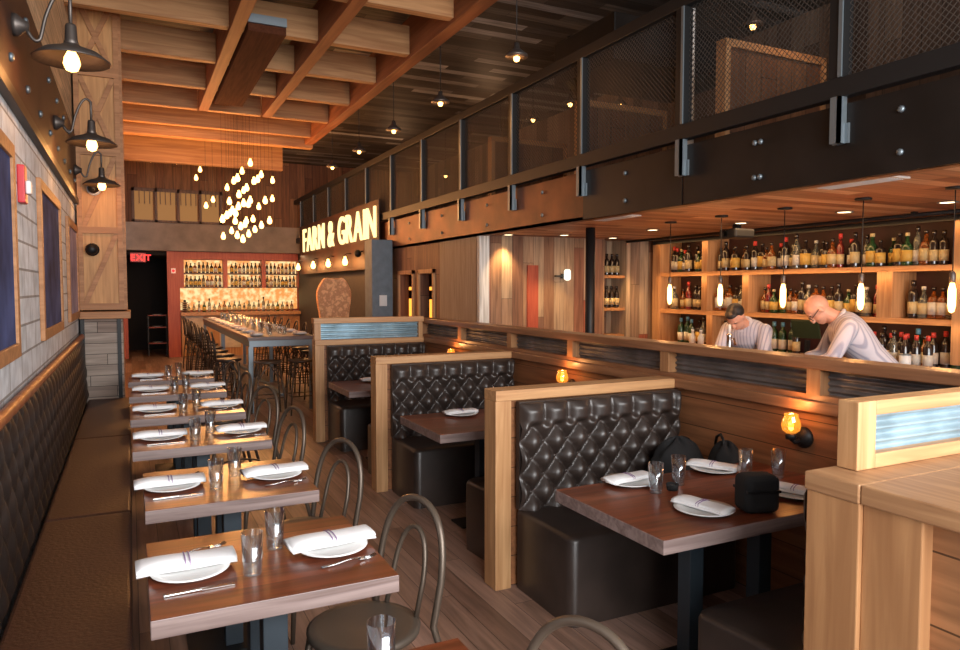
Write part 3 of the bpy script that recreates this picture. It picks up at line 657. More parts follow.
for k, y in enumerate((2.48, 3.62, 4.82, 5.95, 7.1, 8.2)):
    bentchair('bentwood chair at the aisle side of the %s' % ['nearest whole banquette table', 'second whole banquette table', 'third whole banquette table', 'fourth whole banquette table', 'fifth whole banquette table', 'farthest banquette table'][k], .745 + .03 * (k % 2), y, [.33, .42, .3, .5, .2, .35][k])

# ------------------------------------------------------------------ table settings
def mk_plate():
    t = thing('dinner_plate', 'x', 'plate', (0, 0, 0), 0, 'white dinner plates')
    MB().lathe([(.001, .004), (.06, .003), (.066, 0), (.07, .003), (.1, .011), (.125, .016), (.126, .019), (.1, .0145), (.07, .008), (.001, .008)], n=32).build('dish', 'white', t)
    return t
def mk_napkin():
    t = thing('folded_napkin', 'x', 'napkin', (0, 0, 0), 0, 'folded white napkins')
    mb = MB(); L = .155; 
    prof = [(-.05, .0), (-.056, .007), (-.05, .013), (-.044, .014), (-.05, .02), (-.042, .027), (-.01, .033), (.03, .032), (.05, .025), (.056, .014), (.05, .0)]
    n = len(prof); vs = []; K = 16
    for i in range(K + 1):
        s = i / K; x = -L + 2 * L * s; fl = 1 + .18 * abs(2 * s - 1) ** 2; lift = .004 * math.sin(s * 7)
        for y, z in prof: vs.append((x, y * fl + .004 * math.sin(s * 9 + z * 80), z * (1 - .25 * abs(2 * s - 1) ** 3) + (lift if z > .02 else 0)))
    fs = [(i * n + j, (i + 1) * n + j, (i + 1) * n + (j + 1) % n, i * n + (j + 1) % n) for i in range(K) for j in range(n)] + [tuple(range(n)), tuple(K * n + j for j in range(n))[::-1]]
    cl = mb.add(vs, fs, 0, True).build('cloth', 'napkin', t)
    mb = MB()
    for dx in (-.007, .007): mb.tube([(dx, y * 1.02, z + .0015) for y, z in prof[2:10]], .0022, 5)
    mb.build('mauve_stripe', 'stripe', cl)
    return t
def mk_glass(h=.14, r=.036):
    t = thing('water_glass', 'x', 'glass', (0, 0, 0), 0, 'clear water tumblers')
    MB().lathe([(.001, .0), (r * .82, 0), (r * .84, .004), (r, h), (r * .94, h), (r * .77, .014), (.001, .012)], n=24).build('tumbler', 'glass', t)
    return t
def mk_knife():
    t = thing('table_knife', 'x', 'knife', (0, 0, 0), 0, 'steel table knives')
    MB().bar((-.11, 0, .003), (0, 0, .004), .014, .006).build('handle', 'metal', t, .002); MB().bar((0, 0, .0035), (.1, 0, .0025), .018, .0022).build('blade', 'metal', t)
    return t
def mk_fork():
    t = thing('table_fork', 'x', 'fork', (0, 0, 0), 0, 'steel table forks')
    MB().tube([(-.1, 0, .003), (-.05, 0, .006), (0, 0, .012), (.04, 0, .008)], [.007, .006, .004, .005], 8, sy=.45).build('handle', 'metal', t)
    mb = MB().bar((.035, 0, .007), (.055, 0, .005), .022, .003)
    for q in (-1.5, -.5, .5, 1.5): mb.tube([(.05, q * .006, .005), (.075, q * .006, .004), (.1, q * .006, .012)], .0016, 5)
    mb.build('tines', 'metal', t)
    return t
P_, N_, G_, K_, F_ = mk_plate(), mk_napkin(), mk_glass(), mk_knife(), mk_fork()
used = set()
def put(proto, loc, rz, label, scale=None):
    if proto.name not in used:
        used.add(proto.name); proto.location = loc; proto.rotation_euler[2] = rz; proto['label'] = label
        if scale: proto.scale = scale
        return proto
    return dup(proto, loc, rz, label, scale)
TZ = .7505
row = ['', 'nearest whole banquette table', 'second banquette table', 'third banquette table', 'fourth banquette table', 'fifth banquette table', 'farthest banquette table']
for k in range(1, 7):
    y0, y1 = TL[k]; ym = (y0 + y1) / 2
    for q, x in enumerate((.16, .64)):
        side = ('banquette side', 'aisle side')[q]; yy = ym + (-.02 if k < 3 else 0)
        put(P_, (x, yy, TZ), 0, 'white plate on the %s, %s' % (row[k], side))
        put(N_, (x + (.0 if q else -.01), yy + .035, TZ + .017), (.03, .1)[q], 'folded napkin lying on its plate, %s, %s' % (row[k], side))
        if q == 0: put(K_, (x + .02, yy - .165, TZ), .03, 'knife in front of the plate, %s, banquette side' % row[k])
        else: put(F_, (x + .02, yy - .15, TZ), .12, 'fork in front of the plate, %s, aisle side' % row[k])
    if k < 4: put(F_, (.2, ym + .17, TZ), .3, 'fork behind the plate, %s, banquette side' % row[k])
    put(G_, (.345, ym - .12, TZ), 0, 'empty tumbler on the %s, closer to the banquette' % row[k])
    put(G_, (.455, ym + .09, TZ), 0, 'empty tumbler on the %s, closer to the aisle' % row[k])
put(G_, (.53, 1.62, TZ), 0, 'tumbler on the cut-off table at the bottom edge')
# booth tables
bt = ['nearest booth', 'middle booth', 'farthest booth']
for k, y in enumerate((2.02, 4.17, 6.3)):
    wtable('dark wood table in the %s' % bt[k], 1.78, 3.06, y + .03, y + .79, 'booth tables', [(-.15, 0), (.28, 0)], name='booth_table')
s4 = [((2.16, 2.74), .1, 'at the aisle end by the tufted bench'), ((2.17, 2.25), -1.35, 'at the aisle end by the camera side'), ((2.71, 2.74), -1.05, 'at the wall end by the tufted bench'), ((2.72, 2.24), -1.15, 'at the wall end below the lit sconce')]
for (x, y), rz, l in s4:
    put(P_, (x, y, TZ), 0, 'white plate on the nearest booth table, ' + l)
    put(N_, (x, y + .01, TZ + .017), rz, 'folded napkin on the nearest booth table, ' + l, (.82, .82, .82))
for x, y, l in ((2.17, 2.56, 'by the aisle-end plate'), (2.36, 2.62, 'in the middle'), (2.76, 2.58, 'between the wall-end plates'), (2.9, 2.5, 'nearest the sconce')): put(G_, (x, y, TZ), 0, 'tumbler on the nearest booth table, ' + l)
put(F_, (2.86, 2.13, TZ), .1, 'fork by the plate below the lit sconce on the booth table')
for k, y in ((1, 4.17), (2, 6.3)):
    for x, l in ((2.2, 'aisle end'), (2.75, 'wall end')):
        put(P_, (x, y + .62, TZ), 0, 'white plate on the %s table, %s' % (bt[k], l)); put(N_, (x, y + .63, TZ + .017), .1, 'folded napkin on the %s table, %s' % (bt[k], l), (.82, .82, .82))
t = thing('votive_cup', 'small black votive cup among the glasses on the nearest booth table', 'cup', (2.27, 2.56, TZ)); MB().lathe([(.025, 0), (.03, .03), (.027, .03), (.022, .006), (.001, .005)], n=16).build('cup', 'black', t); MB().lathe([(.02, .006), (.02, .02), (.001, .021)], n=12).build('candle', 'white', t)
# black padded box on the booth table
t = thing('black_box', 'soft black rounded box standing on the nearest booth table', 'box', (2.38, 2.16, TZ), -.3)
MB().box(-.08, .08, -.06, .06, 0, .16).build('body', 'black', t, .03, seg=4); MB().box(-.075, .075, -.063, .063, .09, .1).build('lid_seam', 'blk', t)
# coat bundled on the bench against the wall
mb = MB(); rng = random.Random(3)
def lump(c, s, seed):
    return mb.grid(lambda u, v: tuple(c[i] + s[i] * q for i, q in enumerate((
        math.cos(2 * PI * u) * math.sin(PI * v) * (1 + .12 * math.sin(9 * u * PI + seed) * math.sin(5 * v * PI)),
        math.sin(2 * PI * u) * math.sin(PI * v) * (1 + .12 * math.cos(8 * u * PI + seed)),
        -math.cos(PI * v) * (1 + .1 * math.sin(10 * u * PI + seed))))), 40, 20)
lump((2.86, 3.18, .66), (.17, .12, .16), 1)
tag(mb.build('coat', 'black'), 'black coat slumped on the nearest booth bench in the corner', 'coat')
mb = MB(); lump((2.99, 2.93, .66), (.08, .12, .17), 4)
tb = tag(mb.build('bag', 'black'), 'black bag beside the coat against the booth wall', 'bag')
MB().tube([(2.96, 2.92, .8), (2.97, 2.94, .85), (2.99, 2.98, .87), (3.0, 3.02, .85), (3.01, 3.04, .8)], .008, 8).build('strap', 'blk', tb)
# sconces
for k, y in enumerate((2.52, 4.66, 6.8)):
    t = thing('booth_sconce', 'amber glass wall sconce glowing above the %s table' % bt[k], 'sconce', (XW - .001, y, .96), 0, 'amber booth sconces')
    MB().lathe([(.055, 0), (.055, -.015), (.04, -.03), (.02, -.04)], (0, 0, -.03), 16, axis='x').build('wall_plate', 'blk', t)
    MB().tube([(-.03, 0, -.04), (-.07, 0, -.05), (-.1, 0, -.03)], .01, 8).build('arm', 'blk', t)
    MB().lathe([(.025, -.03), (.028, -.01), (.02, .0)], (-.1, 0, 0), 14).build('socket', 'blk', t)
    MB().lathe([(.022, 0), (.042, .015), (.048, .04), (.042, .07), (.034, .085), (.034, .1), (.031, .1), (.031, .083), (.039, .068), (.044, .04)], (-.1, 0, 0), 20).build('globe', 'amberglass', t)
    MB().lathe([(.001, .012), (.012, .02), (.014, .05), (.001, .065)], (-.1, 0, 0), 10).build('bulb', 'bulbw', t)
    point('sconce_light', (XW - .1, y, 1.11), 1.0, WARM, .02)

# ------------------------------------------------------------------ bar
t = thing('back_bar_shelving', 'long lit wooden back-bar shelving full of bottles', 'shelving', (0, 0, 0))
XS0, XS1 = 6.72, 7.1
MB().box(XS1, XS1 + .04, 2.4, 8.1, 0, BC - .01).build('back_panel', 'redwall', t)
for z in (1.35, 1.86): MB().box(XS0, XS1, 2.4, 7.95, z, z + .055).build('shelf', 'shelf', t, .004)
for y, z0, z1 in ((7.98, .0, BC - .01), (7.05, 1.405, 1.86), (7.05, 1.915, BC - .01), (6.36, 1.405, 1.86), (4.58, 1.405, 1.86), (3.84, 1.0, BC - .01), (6.95, .9, 1.35), (2.45, 1.0, BC - .01)):
    wv = .1 if y > 7.9 or y < 4.7 else .07
    MB().box(XS0 - (.012 if z1 - z0 > 1 else 0), XS1 - .004, y - wv, y + wv - .04, z0, z1).build('upright', 'shelfz', t)
MB().box(6.45, XS1, 2.4, 7.9, .88, .94).build('counter_top', 'shelf', t, .004); MB().box(6.5, XS1, 2.4, 7.9, 0, .88).build('cabinet', 'dkwood', t)
MB().box(XS0 - .05, XS0 - .02, 2.4, 8.0, BC - .07, BC - .02).build('top_rail', 'blk', t)
t = thing('bar_counter', 'front bar counter behind the low booth wall', 'counter', (4.75, 0, 0))
MB().box(-.28, .3, 1.4, 6.55, 1.0, 1.06).build('top', 'shelf', t, .005); MB().box(-.2, .2, 1.45, 6.5, 0, 1.0).build('front', 'dkwood', t)
SH = {
 'wine': [(.001, 0), (.037, 0), (.038, .01), (.038, .19), (.03, .215), (.0155, .235), (.014, .29), (.016, .292), (.016, .3), (.001, .3)],
 'round': [(.001, 0), (.044, 0), (.046, .01), (.046, .14), (.036, .175), (.016, .2), (.014, .25), (.018, .252), (.018, .275), (.001, .275)],
 'square': [(.001, 0), (.046, 0), (.047, .01), (.047, .17), (.04, .185), (.016, .2), (.015, .235), (.02, .24), (.02, .27), (.001, .27)],
 'tall': [(.001, 0), (.034, 0), (.035, .01), (.035, .2), (.026, .23), (.014, .25), (.013, .31), (.017, .312), (.017, .33), (.001, .33)],
}
def gl(n, c, r=.18, tr=.5):
    m = flat(n, c, r, 0, .7); m.node_tree.nodes['Principled BSDF'].inputs['Transmission Weight'].default_value = tr; return m
BM = dict(amber=gl('amber_bottle_glass', (.3, .08, .015)), dark=gl('dark_bottle_glass', (.02, .012, .01), .15, 0), green=gl('green_bottle_glass', (.03, .09, .03)), clearb=gl('clear_bottle_glass', (.3, .28, .22), .12, .7), red=gl('red_bottle_glass', (.3, .03, .02)))
CR = flat('cream_label', (.45, .34, .17), .6); WHT = flat('white_label', (.5, .46, .4), .6); YEL = flat('yellow_label', (.5, .3, .06), .6); RDL = flat('red_foil', (.5, .04, .03), .4); BLL = flat('blue_foil', (.1, .25, .35), .4)
def mkb(shape, glassm, lab, cap, desc):
    sh = SH[shape]
    t = thing('bottle', desc, 'bottle', (0, 0, 0), 0, 'bottles')
    R = max(p[0] for p in sh) + .0012; n = 4 if shape == 'square' else 12
    gb = MB().lathe(sh[:-3] + [sh[-1][:1] + (sh[-3][1],)], n=12).build('glass_body', glassm, t)
    z1 = .13 if shape != 'square' else .14
    MB().lathe([(R, .035), (R, z1)], n=12).build('label', lab, gb)
    h = sh[-1][1]; MB().lathe([(.0185, h - .045 if shape in ('wine', 'tall') else h - .028), (.0185, h), (.001, h + .001)], n=10).build('cap', cap, t)
    return t, desc
KINDS = [mkb('wine', BM['dark'], CR, BM['dark'], 'dark wine bottle with cream label'), mkb('wine', BM['dark'], WHT, RDL, 'dark wine bottle with white label and red foil'),
         mkb('round', BM['amber'], CR, BM['dark'], 'round amber spirit bottle with cream label'), mkb('square', BM['amber'], WHT, BM['dark'], 'squat amber bottle with white label'),
         mkb('tall', BM['clearb'], WHT, BM['dark'], 'tall clear bottle with white label'), mkb('round', BM['green'], YEL, CR, 'green bottle with yellow label'),
         mkb('square', BM['dark'], YEL, BM['dark'], 'squat dark bottle with yellow label'), mkb('tall', BM['red'], CR, RDL, 'tall red bottle with cream label'),
         mkb('round', BM['clearb'], CR, WHT, 'round clear bottle with cream label'), mkb('wine', BM['green'], WHT, BLL, 'green wine bottle with blue foil')]
def putb(k, loc, where, group, s=1.0):
    p, d = KINDS[k]; p_ = put(p, loc, 0, d + ', ' + where, (s, s, s)); p_['group'] = group; return p_
rb = random.Random(11)
def shelfrow(z, a, b, where, group, blocks, pool, step=.088):
    n = 0; y = a
    while y > b:
        if not any(p0 < y < p1 for p0, p1 in blocks):
            putb(rb.choice(pool), (6.86 + rb.uniform(-.04, .05), y, z), '%s from left, %s' % (ORD[n], where), group, rb.uniform(.98, 1.25)); n += 1
        y -= step * rb.uniform(.95, 1.12)
shelfrow(1.917, 7.8, 2.65, 'top back-bar shelf', 'bottles on the top back-bar shelf', [(6.92, 7.14), (3.68, 3.98)], [0, 2, 3, 4, 6, 7, 8, 1, 5, 6, 0])
shelfrow(1.407, 7.8, 2.65, 'middle back-bar shelf', 'bottles on the middle back-bar shelf', [(6.92, 7.14), (6.24, 6.45), (4.45, 4.7), (3.68, 3.98)], [2, 3, 8, 2, 7, 0, 6, 3, 8, 4, 5])
shelfrow(.942, 7.6, 5.6, 'back counter, dark end', 'bottles on the back counter', [(6.82, 7.05)], [0, 9, 0, 6, 4, 9], .11)
shelfrow(.942, 4.75, 3.95, 'back counter, right end', 'bottles on the back counter', [], [1, 0, 0, 2, 1, 9], .085)
for k, y in enumerate((4.62, 4.5, 4.38, 4.27, 4.16, 4.05)):
    putb([1, 0, 4, 1, 1, 1][k], (6.62, y, .942), 'front row on counter, %s from left' % ORD[k], 'bottles on the back counter', 1.05)
for k, (y, x, s) in enumerate(((4.5, 6.5, 1), (4.43, 6.5, 1.), (4.2, 6.5, 1.3))):
    t = thing('white_canister', 'white canister before the wine bottles, %s from the left' % ORD[k], 'canister', (x + .02, y, .941), 0, 'white canisters on the back counter')
    MB().lathe([(.001, 0), (.04 * s, 0), (.04 * s, .13), (.001, .13)], n=16).build('body', 'whitep', t); MB().lathe([(.042 * s, .13), (.042 * s, .14), (.001, .142)], n=16).build('lid', 'bracket', t)
for k, y in enumerate((7.3, 7.15)):
    t = thing('plastic_bottle', 'pale blue-white squeeze bottle on the back counter, %s' % ['left one', 'right one'][k], 'bottle', (6.6, y - .2, .941), 0, 'squeeze bottles')
    MB().lathe([(.001, 0), (.04, 0), (.04, .12), (.018, .16), (.014, .19), (.02, .19), (.02, .22), (.001, .22)], n=14).build('body', 'whitep', t); MB().lathe([(.02, .22), (.006, .25), (.001, .25)], n=10).build('nozzle', 'bracket', t)
# monitor and tap between the bartenders
t = thing('till_monitor', 'tilted dark monitor on the back counter between the bartenders', 'monitor', (6.4, 5.25, .94), .2)
MB().box(.05, .2, -.12, .12, 0, .03).build('foot', 'blk', t); MB().bar((.12, 0, .03), (.12, 0, .2), .05, .03, up=(1, 0, 0)).build('stand', 'blk', t)
s_ = MB().box(-.015, .015, -.15, .15, -.1, .1).build('screen', flat('green_dark_screen', (.035, .045, .02), .3), t, .006, loc=(.08, 0, .32)); s_.rotation_euler[1] = -.3
t = thing('beer_tap', 'chrome beer tap on the front bar between the bartenders', 'tap', (4.85, 4.75, 1.061))
MB().lathe([(.04, 0), (.04, .015), (.022, .03), (.022, .2), (.028, .22), (.001, .23)], n=16).build('column', 'metal', t); MB().tube([(0, 0, .17), (.06, 0, .18), (.075, 0, .12)], .01, 8).build('spout', 'metal', t); MB().lathe([(.008, .22), (.014, .3), (.001, .31)], n=10).build('handle', 'whitep', t)
# niche shelves in the end wall
t = thing('niche_shelves', 'small wooden shelves in the recess beside the black column', 'shelf', (6.14, 8.32, 0))
for z in (1.0, 1.38, 1.84): MB().box(-.185, .185, -.14, .17, z, z + .04).build('shelf', 'shelf', t)
for zi, z in enumerate((1.425, 1.885)):
    for k in range(4): putb(0, (6.01 + k * .088, 8.3, z), '%s from left, %s recess shelf' % (ORD[k], ['lower', 'upper'][zi]), 'bottles in the recess shelves')
# pendants over the bar
for k, y in enumerate((5.72, 5.02, 4.3, 3.58, 2.91)):
    t = thing('tube_bulb_pendant', 'long tubular bulb pendant over the bar, %s from the left' % ORD[k], 'pendant lamp', (5.0, y, 1.53), 0, 'tube bulb pendants over the bar')
    MB().lathe([(.001, 0), (.016, .01), (.024, .05), (.024, .16), (.014, .2), (.012, .21)], n=12).build('bulb', 'bulbw', t)
    MB().lathe([(.015, .205), (.019, .21), (.019, .27), (.008, .285)], n=12).build('socket', 'shade', t)
    MB().tube([(0, 0, .28), (0, 0, .83)], .004, 6).build('cord', 'blk', t); MB().lathe([(.06, .835), (.06, .848)], n=16).build('canopy', 'blk', t)
    point('bar_pendant_light', (4.93, y, 1.62), 3.5, WARM, .03)
for k, (x, y) in enumerate(((4.34, 8.0), (5.02, 7.75), (5.9, 7.9), (5.5, 6.6), (5.75, 5.5), (5.75, 4.3), (5.83, 3.45))):
    t = thing('recessed_downlight', 'round recessed light in the bar ceiling, %s from the wood wall' % ORD[k], 'downlight', (x, y, BC), 0, 'recessed lights in the bar ceiling')
    MB().lathe([(.055, -.002), (.075, -.008), (.075, 0)], n=18).build('ring', 'bracket', t); MB().lathe([(.055, -.004), (.001, -.004)], n=18).build('lens', 'downl', t)
for k, (x, y) in enumerate(((4.2, 3.05), (4.2, 5.6))):
    t = thing('ceiling_vent', 'pale rectangular vent in the bar ceiling, %s' % ['nearer the camera', 'farther along'][k], 'vent', (x, y, BC), 0, 'pale vents in the bar ceiling')
    MB().box(-.08, .1, -.28, .28, -.012, 0).build('frame', 'panelw', t, .003)
    mb = MB()
    for q in range(6): mb.box(-.06 + q * .025, -.052 + q * .025, -.25, .25, -.016, -.012)
    mb.build('slats', 'whitep', t)
t = thing('ceiling_projector', 'black device hung from the bar ceiling', 'projector', (5.85, 5.65, BC - .15)); MB().box(-.14, .14, -.12, .12, 0, .1).build('body', 'blk', t, .02); MB().box(-.03, .03, -.03, .03, .1, .15).build('mount', 'blk', t); MB().lathe([(.03, 0), (.03, .02), (.001, .022)], (-.14, .02, .05), 12, axis='x').build('lens', 'whitep', t)
t = thing('ceiling_conduit', 'thin black conduit across the bar ceiling above the shelves', 'pipe', (6.3, 0, BC - .03)); MB().tube([(0, 2, 0), (0, 8.1, 0)], .018, 8).build('pipe', 'blk', t); MB().box(-.03, .03, 4, 4.03, 0, .03).box(-.03, .03, 6, 6.03, 0, .03).build('clips', 'blk', t)

# wall wood wall decoration: small sconce and jars on the ledge
t = thing('wall_sconce', 'small clear glass sconce on the mixed-wood wall left of the black column', 'sconce', (5.25, 8.14, 1.86)); MB().box(-.03, .03, -.03, 0, -.03, .03).build('wall_plate', 'blk', t); MB().bar((-.15, -.05, 0), (0, -.02, 0), .02, .02).build('arm', 'blk', t); MB().lathe([(.02, -.06), (.045, -.04), (.045, .07), (.03, .09)], (.02, -.09, 0), 12).build('globe', 'downlsoft', t)

# ------------------------------------------------------------------ lit sign over the kitchen side
t = thing('lit_sign', 'long sign of glowing capital letters above the kitchen side wall', 'sign', (XB - .11, 14.75, 2.5))
MB().box(.008, .03, -3.0, 3.3, -.46, .72).build('board', 'rustd', t)
x = 0.0; ls = []
for ch in 'FARM & GRAIN':
    if ch == ' ': x += .32; continue
    l, wd, ht = letter(ch, 'letters', t, .025, .004); ls.append((l, x, wd, ht)); x += wd + .13
for l, x0, wd, ht in ls:
    l.scale = (5.7 / (x - .13), .58 / .74, 1); l.rotation_euler = (PI / 2, 0, -PI / 2); l.location = (0, 2.82 - x0 * 5.7 / (x - .13), .08)
for k, y in enumerate((13.45, 14.75, 16.1, 17.7)):
    tt = thing('bare_bulb_lamp', 'bare bulb on the wall below the lit sign, %s from the grey column' % ORD[k], 'lamp', (XB - .105, y, 2.2), 0, 'bare bulbs below the sign')
    MB().tube([(0, 0, .16), (-.08, 0, .17), (-.12, 0, .12), (-.12, 0, .08)], .008, 8).build('arm', 'blk', tt); bulbshape(MB(), (-.12, 0, 0), .055).build('bulb', 'bulbs', tt)
t = thing('spotlight', 'small black spotlight on the sign board by the grey column', 'spotlight', (XB - .135, 12.7, 2.33)); MB().ball((-.06, 0, 0), .07, 12).build('head', 'blk', t); MB().bar((-.06, 0, 0), (.03, 0, .05), .02, .02).build('arm', 'blk', t)
# round carved wood slab
t = thing('wood_slab', 'tall rounded slab of pale burl wood against the dark kitchen wall', 'slab', (3.28, 12.6, 0), PI / 2)
mb = MB(); n = 40; out = []
for i in range(n):
    a = 2 * PI * i / n; r = 1 + .04 * math.sin(3 * a) + .03 * math.sin(7 * a)
    out.append((.3 * math.copysign(abs(math.cos(a)) ** .75, math.cos(a)) * r, .46 * math.copysign(abs(math.sin(a)) ** .75, math.sin(a)) * r + 1.44))
vs = [(x, p[0], p[1]) for x in (-.05, .05) for p in out]
mb.add(vs, [tuple(range(n)), tuple(range(n, 2 * n))[::-1]] + [(j, n + j, n + (j + 1) % n, (j + 1) % n) for j in range(n)])
def burl():
    m, N, L, B = nm('burl_wood'); tc = N.new('ShaderNodeTexCoord'); v = N.new('ShaderNodeTexWave'); v.inputs['Scale'].default_value = 7; v.inputs['Distortion'].default_value = 9; v.inputs['Detail'].default_value = 3; v.inputs['Detail Scale'].default_value = 1.6
    L.new(tc.outputs['Object'], v.inputs['Vector']); r = N.new('ShaderNodeValToRGB'); r.color_ramp.elements[0].color = (.55, .24, .1, 1); r.color_ramp.elements[1].color = (.85, .46, .22, 1)
    L.new(v.outputs['Fac'], r.inputs[0]); L.new(r.outputs[0], B.inputs['Base Color']); B.inputs['Roughness'].default_value = .6; return m
mb.build('slab', burl(), t, .015); MB().box(-.12, .12, -.26, .26, 0, .98).build('stand', 'dkwood', t)

# ------------------------------------------------------------------ far counter with backlit shelves
t = thing('kitchen_back_shelving', 'backlit shelving with bottles at the far end of the room', 'shelving', (0, YF, 0))
MB().box(1.12, 4.0, .2, .22, 1.15, 2.4).build('backlit_panel', 'backlit', t)
for z in (1.7, 2.04): MB().box(1.12, 4.0, -.02, .2, z, z + .035).build('shelf', 'dkwood', t)
for x in (1.1, 2.12, 3.06, 3.98): MB().box(x, x + .1, -.04, .2, 1.7, 2.42).build('upright', 'redpost', t)
MB().box(1.1, 4.0, -.25, .25, 1.02, 1.1).build('counter_top', 'shelf', t)
MB().box(1.12, 4.0, -.1, .2, 0, 1.02).build('cupboard', 'shelfz', t); MB().box(1.2, 1.62, -.12, -.1, .55, 1.0).build('pale_door', 'ply', t); MB().box(2.0, 2.5, -.12, -.1, .2, .95).build('pale_door', 'ply', t)
n = 0
for zi, z in enumerate((1.736, 2.076)):
    n = 0
    for k in range(28):
        x = 1.27 + k * .097
        if any(abs(x - q) < .08 for q in (2.17, 3.11)): continue
        putb(rb.choice([0, 0, 6, 1, 0, 3]), (x, YF + .06, z), '%s from left, %s far shelf' % (ORD[n], ['lower', 'upper'][zi]), 'bottles on the far backlit shelves', .9 if zi else .95); n += 1
for k in range(22):
    x = 1.3 + k * .12; putb(rb.choice([8, 4, 2, 5, 8, 0]), (x, YF + .02, 1.101), '%s from left, far counter' % ORD[k], 'bottles on the far counter', rb.uniform(.7, 1.2))
t = thing('plate_stack', 'stack of dark bowls at the left of the far counter', 'bowl', (1.2, YF - .12, 1.101)); mb = MB()
for q in range(5): mb.lathe([(.03, q * .05), (.085, q * .05 + .045), (.08, q * .05 + .045)], n=14)
mb.build('bowl', 'dkwood', t); MB().lathe([(.03, .25), (.03, .3), (.001, .31)], n=10).build('lid', 'blk', t)
t = thing('exit_sign', 'red illuminated exit sign above the dark far doorway', 'sign', (.19, YF - .14, 2.43)); MB().box(-.17, .17, 0, .05, -.11, .11).build('box', 'red', t, .005)
x = -.155
for ch in 'EXIT':
    l, wd, ht = letter(ch, 'exitr', t, .02, .02); l.scale = (.2,) * 3; l.rotation_euler = (PI / 2, 0, 0); l.location = (x, -.008, -.07); x += wd * .2 + .014
MB().box(-.165, .165, -.002, 0, -.1, .1).build('face', flat('deep_red_face', (.35, .02, .02), .4), t)
t = thing('alarm_light', 'small red lamp on the red post left of the far shelves', 'lamp', (.96, YF - .1, 2.12)); MB().ball((0, -.02, 0), .035, 10).build('lens', 'exitr', t); MB().box(-.05, .05, -.01, 0, -.06, .06).build('plate', 'whitep', t)
t = thing('service_cart', 'small cart with white dishes in the dark far doorway', 'cart', (.6, YF + .7, 0))
for z in (.3, .7, 1.0): MB().box(-.22, .22, -.2, .2, z, z + .02).build('tray', 'redpost', t)
for sx in (-.21, .21):
    for sy in (-.19, .19): MB().box(sx - .01, sx + .01, sy - .01, sy + .01, 0, 1.02).build('leg', 'blk', t)
for k, z in enumerate((.32, .72, 1.02)):
    put(P_, (.6, YF + .7, z), 0, 'plate on the %s tray of the cart in the far doorway' % ['bottom', 'middle', 'top'][k])

# ------------------------------------------------------------------ high table with stools
t = thing('high_table', 'long grey-framed high table laid with napkins and glasses', 'table', (1.86, 13.2, 0))
MB().box(-.45, .45, -3.25, 3.4, .985, 1.035).build('tabletop', 'tedge', t, .003)
MB().box(-.43, .43, -3.23, 3.38, .9, .985).build('apron', 'bracket', t)
for x in (-.41, .41):
    for y in (-3.2, 0, 3.35): MB().box(x - .03, x + .03, y - .03, y + .03, 0, .9).build('leg', 'bracket', t)
MB().box(-.02, .02, -3.2, 3.3, .2, .24).build('foot_rail', 'bracket', t)
def stool(label, x, y, rz, back=True, mat='chdark'):
    t = thing('bar_stool', label, 'stool', (x, y, 0), rz, 'metal bar stools at the high table')
    MB().lathe([(.001, .7), (.17, .7), (.185, .71), (.18, .73), (.001, .725)], n=20).build('seat', mat, t)
    for sx in (-1, 1):
        for sy in (-1, 1): MB().tube([(sx * .12, sy * .12, .7), (sx * .17, sy * .17, .35), (sx * .19, sy * .19, 0)], .011, 6).build('leg', mat, t)
    for z, r in ((.25, .178), (.42, .165)):
        MB().tube([(sx * r, sy * r, z) for sx, sy in ((-1, -1), (1, -1), (1, 1), (-1, 1))], .008, 6, closed=True).build('foot_ring', mat, t)
    mb = MB()
    for k in range(4):
        a = k * PI / 2; ca, sa = math.cos(a), math.sin(a); pts = [( .155 * ca - u * sa, .155 * sa + u * ca, .5 + .17 * math.sin(PI * q / 8)) for q, u in [(q, -.14 + .28 * q / 8) for q in range(9)]]
        mb.tube(pts, .008, 6)
    mb.build('arched_brace', mat, t)
    if back:
        pts = [(.15 + .05 * math.sin(PI * i / 16), -.17 * math.cos(PI * i / 16), .72 + .38 * math.sin(PI * i / 16) ** .5) for i in range(17)]
        MB().tube(pts, .012, 6).build('back_frame', mat, t); MB().tube([(.17 + .02 * math.sin(PI * i / 12), -.08 * math.cos(PI * i / 12), .72 + .3 * math.sin(PI * i / 12) ** .5) for i in range(13)], .009, 6).build('inner_hoop', mat, t)
    return t
for k in range(9):
    stool('dark high stool, wall side of the high table, %s from the near end' % ORD[k], 1.18, 10.25 + k * .72, PI + .1 * (k % 3 - 1))
    stool('dark high stool, kitchen side of the high table, %s from the near end' % ORD[k], 2.54, 10.3 + k * .72, 0)
stool('grey backless stool at the near end of the high table, left one', 1.63, 9.72, 0, False, 'chair')
stool('grey backless stool at the near end of the high table, right one', 2.08, 9.72, 0, False, 'chair')
for k in range(9):
    for q, x in enumerate((1.56, 2.16)):
        l = 'high table, %s, %s place from the near end' % (['wall side', 'kitchen side'][q], ORD[k]); y = 10.2 + k * .72
        put(P_, (x, y, 1.0355), 0, 'white plate, ' + l); put(N_, (x, y + .01, 1.053), PI / 2 + .1, 'folded napkin, ' + l); put(G_, (x + (.2 if q == 0 else -.2), y + .1, 1.0355), 0, 'tumbler, ' + l); put(G_, (x + (.22 if q == 0 else -.22), y + .34, 1.0355), 0, 'second tumbler, ' + l)

